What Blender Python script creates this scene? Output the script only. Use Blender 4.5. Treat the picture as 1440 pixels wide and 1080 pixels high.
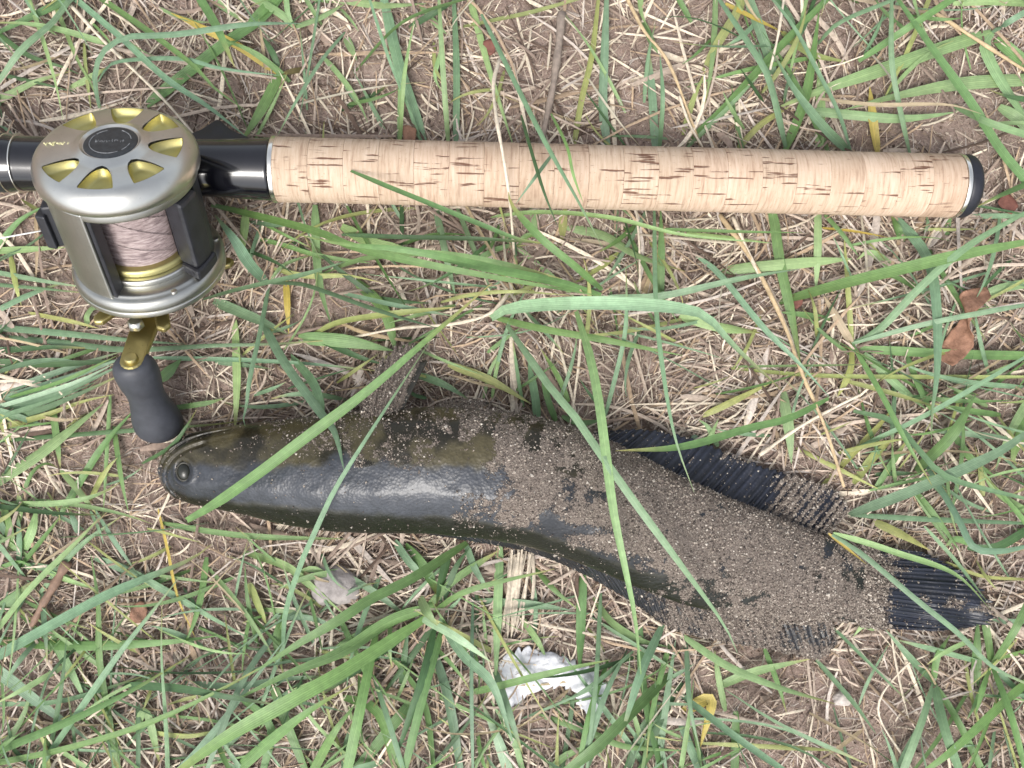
import bpy, bmesh, math, random
import numpy as np
from mathutils import Vector, Matrix

# ------------------------------------------------------------------ clear
for o in list(bpy.data.objects):
    bpy.data.objects.remove(o)
scene = bpy.context.scene
COL = scene.collection
random.seed(7)
RNG = np.random.default_rng(11)

# ------------------------------------------------------------------ camera
D = 400.0            # camera height above the soil, mm
S = 0.3              # mm per photo pixel on the soil
cam = bpy.data.cameras.new('camera')
cam.sensor_width = 36.0
cam.lens = 36.0 * D / (1440 * S)
cam.clip_start = 0.01
cam.clip_end = 200.0
camo = bpy.data.objects.new('camera', cam)
COL.objects.link(camo)
camo.location = (0, 0, D / 1000)
camo.rotation_euler = (0, 0, 0)
cam.dof.use_dof = True
cam.dof.focus_distance = 0.372
cam.dof.aperture_fstop = 22.0
scene.camera = camo

# ------------------------------------------------------------------ light
SUN_EL, SUN_AZ = math.radians(58), math.radians(200)   # soft light from the lower side of the picture
w = bpy.data.worlds.new('World')
scene.world = w
w.use_nodes = True
nt = w.node_tree
nt.nodes.clear()
wo = nt.nodes.new('ShaderNodeOutputWorld')
bg = nt.nodes.new('ShaderNodeBackground')
sky = nt.nodes.new('ShaderNodeTexSky')
sky.sky_type = 'NISHITA'
sky.sun_disc = False
sky.sun_elevation = SUN_EL
sky.sun_rotation = SUN_AZ
sky.air_density = 1.0
sky.dust_density = 4.0
sky.ozone_density = 1.0
hs = nt.nodes.new('ShaderNodeHueSaturation')
hs.inputs['Saturation'].default_value = 0.35
nt.links.new(sky.outputs[0], hs.inputs['Color'])
nt.links.new(hs.outputs[0], bg.inputs['Color'])
bg.inputs['Strength'].default_value = 0.15
nt.links.new(bg.outputs[0], wo.inputs['Surface'])
sl = bpy.data.lights.new('sun', 'SUN')
sl.energy = 1.0
sl.angle = math.radians(24)
sl.color = (1.0, 0.965, 0.91)
so = bpy.data.objects.new('sun', sl)
COL.objects.link(so)
sd = Vector((math.sin(SUN_AZ) * math.cos(SUN_EL), math.cos(SUN_AZ) * math.cos(SUN_EL), math.sin(SUN_EL)))
so.rotation_euler = sd.to_track_quat('Z', 'Y').to_euler()
so.location = sd * 2

scene.render.engine = 'CYCLES'
scene.view_settings.view_transform = 'Standard'
scene.view_settings.look = 'None'
scene.view_settings.gamma = 1.0
scene.view_settings.exposure = 0.78
scene.view_settings.use_curve_mapping = False

# ------------------------------------------------------------------ helpers
def lin(r, g, b, k=1.0):
    f = lambda v: ((v / 255.0) / 12.92 if v / 255.0 <= 0.04045 else ((v / 255.0 + 0.055) / 1.055) ** 2.4)
    return (f(r) * k, f(g) * k, f(b) * k)

def P(px, py, z=0.0):
    """photo pixel at height z (mm) -> world mm"""
    k = S * (D - z) / D
    return np.array([(px - 720) * k, (540 - py) * k, z])

def hash2(i, j, seed):
    n = (i.astype(np.int64) * 374761393 + j.astype(np.int64) * 668265263 + seed * 1274126177) & 0x7fffffff
    n = ((n ^ (n >> 13)) * 1274126177) & 0x7fffffff
    n = n ^ (n >> 16)
    return (n & 0xffff) / 65535.0

def vnoise(x, y, scale, seed=0):
    x = np.asarray(x, float) / scale
    y = np.asarray(y, float) / scale
    i = np.floor(x); j = np.floor(y)
    fx = x - i; fy = y - j
    fx = fx * fx * (3 - 2 * fx); fy = fy * fy * (3 - 2 * fy)
    a = hash2(i, j, seed); b = hash2(i + 1, j, seed)
    c = hash2(i, j + 1, seed); d = hash2(i + 1, j + 1, seed)
    return (a * (1 - fx) + b * fx) * (1 - fy) + (c * (1 - fx) + d * fx) * fy

def fbm(x, y, scale, oct=4, seed=0):
    t = 0; a = 1; s = 0
    for k in range(oct):
        t = t + a * vnoise(x, y, scale / 2 ** k, seed + k * 17)
        s += a; a *= 0.5
    return t / s

def smooth(a, b, x):
    t = np.clip((x - a) / (b - a), 0, 1)
    return t * t * (3 - 2 * t)

def height(x, y):
    """soil height in mm"""
    h = (fbm(x, y, 60, 3, 5) - 0.5) * 5.0 + (fbm(x, y, 9, 3, 9) - 0.5) * 2.2
    return h - 1.0

def mesh_np(name, V, F, mat, tint=None, parent=None, smooth_sh=True, extra=None):
    """V in mm (n,3); F list/array of quads or tris"""
    me = bpy.data.meshes.new(name)
    V = np.asarray(V, np.float32) * 0.001
    F = np.asarray(F, np.int32)
    k = F.shape[1]
    me.vertices.add(len(V)); me.vertices.foreach_set('co', V.ravel())
    me.loops.add(F.size); me.loops.foreach_set('vertex_index', F.ravel())
    me.polygons.add(len(F))
    me.polygons.foreach_set('loop_start', np.arange(0, F.size, k, dtype=np.int32))
    me.update(calc_edges=True)
    me.polygons.foreach_set('use_smooth', np.full(len(F), smooth_sh))
    if tint is not None:
        a = me.attributes.new('tint', 'FLOAT_COLOR', 'POINT')
        t = np.ones((len(V), 4), np.float32); t[:, :3] = tint
        a.data.foreach_set('color', t.ravel())
    if extra:
        for nm, arr in extra.items():
            a = me.attributes.new(nm, 'FLOAT', 'POINT')
            a.data.foreach_set('value', np.asarray(arr, np.float32))
    if mat: me.materials.append(mat)
    me.validate()
    o = bpy.data.objects.new(name, me)
    COL.objects.link(o)
    if parent: o.parent = parent
    return o

def grid_faces(n, m, wrap=False):
    F = []
    i = np.arange(n - 1)[:, None]
    j = np.arange(m if wrap else m - 1)[None, :]
    a = i * m + j; b = i * m + (j + 1) % m
    return np.stack([a, b, b + m, a + m], -1).reshape(-1, 4)

def lathe(name, prof, mat, parent=None, seg=96, axis='Z', close=True, a0=None, a1=None):
    """prof: list of (r, z) mm, revolved about local Z (or X)"""
    prof = np.array(prof, float)
    n = len(prof)
    th = np.linspace(0, 2 * np.pi, seg, endpoint=False)
    V = np.zeros((n, seg, 3))
    V[:, :, 0] = prof[:, 0:1] * np.cos(th); V[:, :, 1] = prof[:, 0:1] * np.sin(th); V[:, :, 2] = prof[:, 1:2]
    if axis == 'X':
        V = np.stack([V[:, :, 2], V[:, :, 0], V[:, :, 1]], -1)
    return mesh_np(name, V.reshape(-1, 3), grid_faces(n, seg, True), mat, parent=parent)

def rounded(prof, r=0.4, k=4):
    """round the corners of an open profile"""
    P_ = [np.array(p, float) for p in prof]
    out = [P_[0]]
    for a, b, c in zip(P_, P_[1:], P_[2:]):
        u = a - b; v = c - b
        lu, lv = np.linalg.norm(u), np.linalg.norm(v)
        rr = min(r, lu * .45, lv * .45)
        p0 = b + u / lu * rr; p1 = b + v / lv * rr
        for t in np.linspace(0, 1, k):
            out.append((1 - t) ** 2 * p0 + 2 * t * (1 - t) * b + t * t * p1)
    out.append(P_[-1])
    return out

def bm_obj(name, bm, mat, parent=None, smooth_sh=False):
    me = bpy.data.meshes.new(name)
    bmesh.ops.scale(bm, vec=(.001, .001, .001), verts=bm.verts)
    bmesh.ops.recalc_face_normals(bm, faces=bm.faces)
    bm.to_mesh(me); bm.free()
    if smooth_sh:
        me.polygons.foreach_set('use_smooth', np.ones(len(me.polygons), bool))
    if mat: me.materials.append(mat)
    o = bpy.data.objects.new(name, me)
    COL.objects.link(o)
    if parent: o.parent = parent
    return o

def prism(poly, z0, z1, bevel=0.0, seg=2):
    """closed polygon (mm) extruded from z0 to z1"""
    bm = bmesh.new()
    vs = [bm.verts.new((p[0], p[1], z0)) for p in poly]
    f = bm.faces.new(vs)
    r = bmesh.ops.extrude_face_region(bm, geom=[f])
    nv = [e for e in r['geom'] if isinstance(e, bmesh.types.BMVert)]
    bmesh.ops.translate(bm, verts=nv, vec=(0, 0, z1 - z0))
    if bevel:
        bmesh.ops.recalc_face_normals(bm, faces=bm.faces)
        es = [e for e in bm.edges if len(e.link_faces) == 2 and e.calc_face_angle(0) > 0.6]
        bmesh.ops.bevel(bm, geom=es, offset=bevel, segments=seg, affect='EDGES', profile=0.5)
    return bm

def empty(name, loc_mm, label, cat, group=None, rot=None):
    o = bpy.data.objects.new(name, None)
    o.empty_display_size = 0.01
    COL.objects.link(o)
    M = Matrix.Translation(Vector(loc_mm) * 0.001)
    if rot is not None: M = M @ rot.to_4x4()
    o.matrix_world = M
    tag(o, label, cat, group)
    return o

def tag(o, label=None, cat=None, group=None, kind=None):
    if label: o['label'] = label
    if cat: o['category'] = cat
    if group: o['group'] = group
    if kind: o['kind'] = kind
    return o

def catmull(pts, n):
    pts = np.asarray(pts, float)
    if len(pts) == 2:
        pts = np.array([pts[0], pts.mean(0), pts[1]])
    p = np.vstack([2 * pts[0] - pts[1], pts, 2 * pts[-1] - pts[-2]])
    seg = np.linalg.norm(np.diff(pts, axis=0), axis=1)
    cum = np.r_[0, np.cumsum(seg)]
    t = np.linspace(0, cum[-1], n)
    out = np.zeros((n, pts.shape[1]))
    for q, tt in enumerate(t):
        i = min(max(np.searchsorted(cum, tt) - 1, 0), len(pts) - 2)
        u = (tt - cum[i]) / max(seg[i], 1e-9)
        p0, p1, p2, p3 = p[i], p[i + 1], p[i + 2], p[i + 3]
        out[q] = 0.5 * ((2 * p1) + (-p0 + p2) * u + (2 * p0 - 5 * p1 + 4 * p2 - p3) * u * u + (-p0 + 3 * p1 - 3 * p2 + p3) * u ** 3)
    return out

# ------------------------------------------------------------------ material helpers
def new_mat(name):
    m = bpy.data.materials.new(name)
    m.use_nodes = True
    nt = m.node_tree
    b = nt.nodes['Principled BSDF']
    return m, nt, b

def N(nt, typ, **kw):
    n = nt.nodes.new(typ)
    for k, v in kw.items():
        if k.startswith('i_'):
            key = k[2:]
            n.inputs[int(key) if key.isdigit() else key.replace('_', ' ')].default_value = v
        else:
            setattr(n, k, v)
    return n

def ramp(nt, src, stops):
    r = nt.nodes.new('ShaderNodeValToRGB')
    e = r.color_ramp.elements
    while len(e) < len(stops): e.new(0.5)
    for q, (p, c) in zip(e, stops):
        q.position = p
        q.color = (*c, 1) if len(c) == 3 else c
    nt.links.new(src, r.inputs[0])
    return r.outputs[0]

def mixc(nt, fac, a, b, typ='MIX'):
    n = nt.nodes.new('ShaderNodeMix'); n.data_type = 'RGBA'; n.blend_type = typ
    for s, v in ((n.inputs[0], fac), (n.inputs[6], a), (n.inputs[7], b)):
        if hasattr(v, 'is_output'): nt.links.new(v, s)
        elif isinstance(v, (int, float)): s.default_value = v
        else: s.default_value = (*v, 1)
    return n.outputs[2]

def noise(nt, scale, detail=4, rough=0.6, vec=None, dim='3D'):
    n = N(nt, 'ShaderNodeTexNoise')
    n.inputs['Scale'].default_value = scale; n.inputs['Detail'].default_value = detail
    n.inputs['Roughness'].default_value = rough
    if vec is not None: nt.links.new(vec, n.inputs['Vector'])
    return n.outputs[0]

def bump(nt, b, h, strength=0.4, dist=0.0005):
    n = N(nt, 'ShaderNodeBump')
    n.inputs['Strength'].default_value = strength; n.inputs['Distance'].default_value = dist
    nt.links.new(h, n.inputs['Height'])
    nt.links.new(n.outputs[0], b.inputs['Normal'])
    return n

def objco(nt):
    return N(nt, 'ShaderNodeTexCoord').outputs['Object']

def simple(name, col, rough=0.5, metal=0.0, spec=0.5, bscale=None, bstr=0.2, bdist=0.0003, var=0.0, vscale=300, coat=0.0):
    m, nt, b = new_mat(name)
    b.inputs['Roughness'].default_value = rough
    b.inputs['Metallic'].default_value = metal
    b.inputs['Specular IOR Level'].default_value = spec
    b.inputs['Coat Weight'].default_value = coat
    b.inputs['Coat Roughness'].default_value = 0.08
    co = objco(nt)
    if var:
        nz = noise(nt, vscale, 5, 0.65, co)
        c = ramp(nt, nz, [(0.3, tuple(v * (1 - var) for v in col)), (0.7, tuple(min(1, v * (1 + var)) for v in col))])
        nt.links.new(c, b.inputs['Base Color'])
        rr = N(nt, 'ShaderNodeMapRange'); nt.links.new(nz, rr.inputs[0])
        rr.inputs['To Min'].default_value = max(0.02, rough - 0.1); rr.inputs['To Max'].default_value = min(1, rough + 0.12)
        nt.links.new(rr.outputs[0], b.inputs['Roughness'])
    else:
        b.inputs['Base Color'].default_value = (*col, 1)
    if bscale:
        bump(nt, b, noise(nt, bscale, 4, 0.6, co), bstr, bdist)
    return m

# ------------------------------------------------------------------ materials
def make_soil():
    m, nt, b = new_mat('soil')
    co = objco(nt)
    big = noise(nt, 18, 4, 0.6, co)
    mid = noise(nt, 160, 5, 0.7, co)
    fine = noise(nt, 900, 4, 0.75, co)
    c1 = ramp(nt, fine, [(0.28, lin(96, 82, 76)), (0.45, lin(156, 140, 130)), (0.6, lin(188, 172, 162)), (0.78, lin(222, 210, 200))])
    c2 = ramp(nt, mid, [(0.3, lin(108, 93, 86)), (0.55, lin(160, 144, 134)), (0.8, lin(184, 169, 158))])
    c = mixc(nt, 0.5, c1, c2)
    c3 = ramp(nt, big, [(0.35, lin(226, 217, 213)), (0.65, lin(255, 250, 246))])
    c = mixc(nt, 0.8, c, c3, 'MULTIPLY')
    nt.links.new(c, b.inputs['Base Color'])
    b.inputs['Roughness'].default_value = 0.95
    b.inputs['Specular IOR Level'].default_value = 0.15
    ad = N(nt, 'ShaderNodeMath', operation='ADD'); nt.links.new(fine, ad.inputs[0]); nt.links.new(mid, ad.inputs[1])
    bump(nt, b, ad.outputs[0], 0.9, 0.0012)
    return m
SOIL = make_soil()

def make_tinted(name, rough, spec, transl=0.0, vein=0.0, var=0.25, vscale=500, bstr=0.3, bdist=0.0002):
    m, nt, b = new_mat(name)
    at = N(nt, 'ShaderNodeAttribute', attribute_name='tint')
    co = objco(nt)
    nz = noise(nt, vscale, 4, 0.65, co)
    v = ramp(nt, nz, [(0.3, (1 - var,) * 3), (0.7, (1 + var * .6,) * 3)])
    c = mixc(nt, 1.0, at.outputs['Color'], v, 'MULTIPLY')
    if vein:
        u = N(nt, 'ShaderNodeAttribute', attribute_name='across')
        wv = N(nt, 'ShaderNodeMath', operation='SINE')
        mu = N(nt, 'ShaderNodeMath', operation='MULTIPLY'); mu.inputs[1].default_value = 22.0
        nt.links.new(u.outputs['Fac'], mu.inputs[0]); nt.links.new(mu.outputs[0], wv.inputs[0])
        vr = ramp(nt, wv.outputs[0], [(0.0, (0.84, 0.88, 0.84)), (0.9, (1.06, 1.05, 1.04))])
        c = mixc(nt, vein, c, vr, 'MULTIPLY')
        ab = N(nt, 'ShaderNodeMath', operation='ABSOLUTE'); nt.links.new(u.outputs['Fac'], ab.inputs[0])
        mid = ramp(nt, ab.outputs[0], [(0.0, (1.22, 1.18, 1.2)), (0.14, (1, 1, 1))])
        c = mixc(nt, 1.0, c, mid, 'MULTIPLY')
        bump(nt, b, wv.outputs[0], 0.25, 0.0001)
    else:
        bump(nt, b, nz, bstr, bdist)
    nt.links.new(c, b.inputs['Base Color'])
    b.inputs['Roughness'].default_value = rough
    b.inputs['Specular IOR Level'].default_value = spec
    if transl:
        tr = N(nt, 'ShaderNodeBsdfTranslucent')
        nt.links.new(c, tr.inputs['Color'])
        mx = N(nt, 'ShaderNodeMixShader'); mx.inputs[0].default_value = transl
        out = nt.nodes['Material Output']
        nt.links.new(b.outputs[0], mx.inputs[1]); nt.links.new(tr.outputs[0], mx.inputs[2])
        nt.links.new(mx.outputs[0], out.inputs['Surface'])
    return m
GRASS = make_tinted('grass_leaf', 0.46, 0.6, 0.25, 0.9, 0.2, 260)
STRAW = make_tinted('dry_straw', 0.8, 0.25, 0.0, 0.0, 0.3, 700)
GRAIN = make_tinted('soil_crumb', 0.95, 0.2, 0.0, 0.0, 0.2, 900)

# ------------------------------------------------------------------ ground
def build_ground():
    def axis(lo, hi, step):
        inner = np.arange(lo, hi + step * .5, step)
        g = np.cumsum(step * 1.25 ** np.arange(1, 36))
        g = g[g < 14000]
        return np.r_[(lo - g)[::-1], inner, hi + g]
    xs = axis(-270, 270, 1.5); ys = axis(-215, 215, 1.5)
    X, Y = np.meshgrid(xs, ys, indexing='ij')
    Z = height(X, Y)
    far = smooth(300, 1500, np.hypot(X, Y))
    Z = Z + far * (fbm(X, Y, 1800, 3, 40) - .5) * 120
    V = np.stack([X, Y, Z], -1).reshape(-1, 3)
    n, m = X.shape
    F = grid_faces(n, m)[:, ::-1]
    o = mesh_np('ground', V, F, SOIL)
    tag(o, 'dry grey brown sandy soil under the grass', 'ground', kind='structure')
build_ground()

# ------------------------------------------------------------------ scattered loose soil and dead straw (stuff)
OCTA = np.array([(1, 0, 0), (-1, 0, 0), (0, 1, 0), (0, -1, 0), (0, 0, 1), (0, 0, -1)], float)
OCTF = np.array([(0, 2, 4), (2, 1, 4), (1, 3, 4), (3, 0, 4), (2, 0, 5), (1, 2, 5), (3, 1, 5), (0, 3, 5)])

def grains(name, pos, size, cols, mat, parent=None):
    n = len(pos)
    sc = size[:, None, None] * RNG.uniform(.55, 1.3, (n, 6, 1))
    A = RNG.normal(size=(n, 3, 3))
    Q = np.linalg.qr(A)[0]
    V = np.einsum('nij,kj->nki', Q, OCTA) * sc + pos[:, None, :]
    F = (OCTF[None] + (np.arange(n) * 6)[:, None, None]).reshape(-1, 3)
    T = np.repeat(cols[:, None, :], 6, 1).reshape(-1, 3)
    return mesh_np(name, V.reshape(-1, 3), F, mat, T, parent, smooth_sh=False)

def pick(cols, n, p=None):
    c = np.array(cols); i = RNG.choice(len(c), n, p=p)
    return c[i] * RNG.uniform(.8, 1.15, (n, 1))

n = 22000
x = RNG.uniform(-260, 260, n); y = RNG.uniform(-205, 205, n)
sz = RNG.gamma(2.0, .17, n) + .18
pos = np.stack([x, y, height(x, y) + sz * .35], 1)
o = grains('soil_crumbs', pos, sz, pick([lin(120, 104, 92), lin(160, 142, 127), lin(92, 78, 70), lin(196, 180, 164)], n), GRAIN)
tag(o, 'loose crumbs of grey brown sandy soil all over the ground', 'soil crumbs', kind='stuff')

def ribbons(paths, widths, cols, fold=0.15, tips=0.25, twist=None, base_taper=0.05, tipcol=None):
    """paths (n,k,3) mm, widths (n,), cols (n,3): returns V,F,T,across for folded ribbons"""
    paths = np.asarray(paths, float); n, k, _ = paths.shape
    tang = np.gradient(paths, axis=1)
    tang /= np.linalg.norm(tang, axis=2, keepdims=True) + 1e-9
    up = np.zeros_like(tang); up[..., 2] = 1
    side = np.cross(tang, up); side /= np.linalg.norm(side, axis=2, keepdims=True) + 1e-9
    nor = np.cross(side, tang)
    if twist is None: twist = np.zeros((n, k))
    ct, st = np.cos(twist)[..., None], np.sin(twist)[..., None]
    side, nor = side * ct + nor * st, nor * ct - side * st
    t = np.linspace(0, 1, k)[None, :]
    prof = np.minimum(1, (1 - t) / max(tips, 1e-3)) ** .75 * np.minimum(1, .55 + t / max(base_taper, 1e-3) * .45)
    prof = np.maximum(prof, 0.06)
    wd = (np.asarray(widths)[:, None] * prof)[..., None]
    L = paths - side * wd / 2; R = paths + side * wd / 2
    M_ = paths - nor * wd * fold
    V = np.stack([L, M_, R], 2)
    base = np.arange(n)[:, None, None] * (k * 3)
    i = np.arange(k - 1)[None, :, None] * 3
    j = np.arange(2)[None, None, :]
    a = base + i + j
    F = np.stack([a, a + 1, a + 4, a + 3], -1).reshape(-1, 4)
    T = np.repeat(np.repeat(cols[:, None, None, :], k, 1), 3, 2)
    if tipcol is not None:
        f = smooth(0.72, 1.0, t)[0][None, :, None, None] * np.asarray(tipcol[1])[:, None, None, None]
        T = T * (1 - f) + np.asarray(tipcol[0])[None, None, None, :] * f
    A = np.broadcast_to(np.array([-1., 0, 1.]), (n, k, 3))
    return V.reshape(-1, 3), F, T.reshape(-1, 3), A.ravel()

def straws(n, region, lmin, lmax, wmin, wmax, zmin, zmax, cols, p, seed, dens=None, k=6):
    rg = np.random.default_rng(seed)
    x = rg.uniform(region[0], region[1], n); y = rg.uniform(region[2], region[3], n)
    if dens is not None:
        keep = rg.uniform(size=n) < dens(x, y)
        x, y = x[keep], y[keep]; n = len(x)
    ang = fbm(x, y, 45, 2, 77) * 10 + rg.normal(0, .75, n)
    ln = rg.uniform(lmin, lmax, n) * rg.uniform(.5, 1, n)
    t = np.linspace(-.5, .5, k)[None, :]
    bend = rg.normal(0, .22, n)[:, None] * rg.choice([.3, 1, 2], n)[:, None]
    a = ang[:, None] + bend * t * 2
    step = ln[:, None] / (k - 1)
    px = x[:, None] + np.cumsum(np.cos(a) * step, 1) - np.cos(ang)[:, None] * ln[:, None] / 2
    py = y[:, None] + np.cumsum(np.sin(a) * step, 1) - np.sin(ang)[:, None] * ln[:, None] / 2
    z0 = rg.uniform(zmin, zmax, n)[:, None]
    pz = height(px, py) * .6 + z0 + rg.normal(0, .5, n)[:, None] * t * 4
    wd = rg.uniform(wmin, wmax, n)
    tw = rg.uniform(-.7, .7, n)[:, None] + rg.normal(0, .6, n)[:, None] * t
    c = np.array(cols)[rg.choice(len(cols), n, p=p)] * rg.uniform(.75, 1.15, (n, 1))
    return ribbons(np.stack([px, py, pz], -1), wd, c, -.2, .12, tw)

def merge(lst):
    V, F, T, A = [], [], [], []; off = 0
    for v, f, t, a in lst:
        V.append(v); F.append(f + off); T.append(t); A.append(a); off += len(v)
    return np.vstack(V), np.vstack(F), np.vstack(T), np.concatenate(A)

def bare(x, y):
    d = 0.35 + 0.9 * smooth(.32, .62, fbm(x, y, 55, 3, 21))
    for (bx, by, r) in ((1345, 215, 75), (440, 430, 60), (235, 110, 60), (1270, 985, 80), (400, 140, 60), (880, 520, 40), (560, 130, 45), (465, 815, 30)):
        q = P(bx, by)
        d = d * (1 - .75 * np.exp(-((x - q[0]) ** 2 + (y - q[1]) ** 2) / (2 * (r * S) ** 2)))
    return d
SC = [lin(190, 173, 157), lin(150, 132, 119), lin(222, 208, 186), lin(104, 87, 76), lin(178, 155, 130), lin(198, 186, 175)]
REG = (-262, 262, -205, 205)
parts = [
    straws(52000, REG, 2, 10, .14, .4, -.3, .5, SC, [.27, .22, .16, .12, .1, .13], 9, None, 3),
    straws(26000, REG, 5, 22, .25, .7, -.4, 1.2, SC, [.3, .25, .13, .10, .1, .12], 1, bare),
    straws(9000, REG, 14, 48, .35, 1.1, .2, 2.6, SC, [.3, .2, .17, .08, .15, .1], 2, bare),
    straws(1100, REG, 35, 95, .5, 1.7, 1.0, 4.0, SC, [.28, .14, .26, .04, .18, .1], 3, bare),
    straws(9000, (-560, 560, -450, 450), 10, 45, .4, 1.4, .3, 2.6, SC, [.3, .2, .17, .08, .15, .1], 12, lambda x, y: ((np.abs(x) > 255) | (np.abs(y) > 198)) * 1.0, 4),
    straws(260, REG, 18, 50, 1.6, 3.4, .6, 2.4, SC, [.3, .2, .2, .05, .15, .1], 4, bare),
]
V, F, T, A = merge(parts)
o = mesh_np('straw_litter', V, F, STRAW, T, extra={'across': A})
tag(o, 'mat of dead straw and dry grass bits lying on the soil', 'straw litter', kind='stuff')

# ------------------------------------------------------------------ fishing rod
def frame_x(xdir, up=(0, 0, 1)):
    X = Vector(xdir).normalized(); Z = Vector(up); Z = (Z - X * Z.dot(X)).normalized(); Y = Z.cross(X)
    return Matrix((X, Y, Z)).transposed()

PA = P(391, 238.5, 26.0); PB = P(1341, 261.5, 16.4)
AX = (PB - PA); GRIP = float(np.linalg.norm(AX)); AX /= GRIP
THETA = math.radians(41)
REEL_A = np.array([0, math.sin(THETA), math.cos(THETA)])
REEL_A = REEL_A - AX * REEL_A.dot(AX); REEL_A /= np.linalg.norm(REEL_A)
ROT_ROD = Matrix((Vector(AX), Vector(np.cross(REEL_A, AX)), Vector(REEL_A))).transposed()   # X along rod, Z along the reel axle

def make_cork():
    m, nt, b = new_mat('cork')
    oi = N(nt, 'ShaderNodeObjectInfo')
    co = objco(nt)
    off = N(nt, 'ShaderNodeVectorMath', operation='ADD')
    mulr = N(nt, 'ShaderNodeMath', operation='MULTIPLY'); mulr.inputs[1].default_value = 7.3
    nt.links.new(oi.outputs['Random'], mulr.inputs[0])
    nt.links.new(co, off.inputs[0]); nt.links.new(mulr.outputs[0], off.inputs[1])
    # growth bands: fine lines round the grip
    mp = N(nt, 'ShaderNodeMapping'); nt.links.new(off.outputs[0], mp.inputs[0]); mp.inputs['Scale'].default_value = (1.0, .09, .09)
    bands = noise(nt, 950, 3, 0.65, mp.outputs[0])
    base = ramp(nt, bands, [(0.28, lin(166, 141, 123)), (0.46, lin(196, 174, 154)), (0.72, lin(210, 191, 173))])
    # blotches
    bl = noise(nt, 70, 4, 0.6, off.outputs[0])
    base = mixc(nt, 0.6, base, ramp(nt, bl, [(0.3, (.8, .74, .68)), (0.6, (1.03, 1.02, 1.0))]), 'MULTIPLY')
    rv = ramp(nt, oi.outputs['Random'], [(0.0, (.80, .75, .70)), (0.3, (1, .96, .92)), (0.6, (.9, .9, .86)), (0.8, (1.05, 1.03, 1.0)), (1.0, (.88, .84, .8))])
    base = mixc(nt, 0.75, base, rv, 'MULTIPLY')
    # lenticel pits: dark streaks along the rod
    mp2 = N(nt, 'ShaderNodeMapping'); nt.links.new(off.outputs[0], mp2.inputs[0]); mp2.inputs['Scale'].default_value = (.075, 1, 1)
    st = noise(nt, 820, 2, 0.5, mp2.outputs[0])
    cl = noise(nt, 95, 3, 0.6, off.outputs[0])
    ad = N(nt, 'ShaderNodeMath', operation='MULTIPLY_ADD'); ad.inputs[1].default_value = 0.42
    nt.links.new(cl, ad.inputs[0]); nt.links.new(st, ad.inputs[2])
    pit = ramp(nt, ad.outputs[0], [(0.845, (0, 0, 0)), (0.905, (.9, .9, .9))])
    fleck = noise(nt, 1500, 2, 0.5, off.outputs[0])
    fk = ramp(nt, fleck, [(0.66, (0, 0, 0)), (0.74, (.5, .5, .5))])
    c = mixc(nt, pit, base, lin(98, 66, 52))
    c = mixc(nt, fk, c, lin(150, 108, 76))
    nt.links.new(c, b.inputs['Base Color'])
    b.inputs['Roughness'].default_value = 0.75
    b.inputs['Specular IOR Level'].default_value = 0.25
    inv = N(nt, 'ShaderNodeMath', operation='SUBTRACT'); inv.inputs[0].default_value = 1; nt.links.new(pit, inv.inputs[1])
    ad2 = N(nt, 'ShaderNodeMath', operation='MULTIPLY_ADD'); ad2.inputs[1].default_value = 0.25
    nt.links.new(bands, ad2.inputs[0]); nt.links.new(inv.outputs[0], ad2.inputs[2])
    bump(nt, b, ad2.outputs[0], 0.7, 0.0004)
    return m
CORK = make_cork()
BLACK = simple('black_lacquer', (.006, .006, .009), .1, spec=.55, var=.2, vscale=200, coat=.5)
BLACKMAT = simple('black_plastic', (.02, .021, .026), .42, var=.35, vscale=240, bscale=900, bstr=.15)
RUBBER = simple('grey_rubber', (.045, .048, .058), .5, var=.2, vscale=200, bscale=1500, bstr=.25, bdist=.0002)
BUTT = simple('butt_rubber', (.012, .013, .02), .45, var=.3, vscale=200, bscale=1200, bstr=.2)
NYLON = simple('white_line', (.75, .75, .72), .4)
STEEL = simple('polished_ring', (.86, .84, .78), .18, 1.0)

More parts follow.
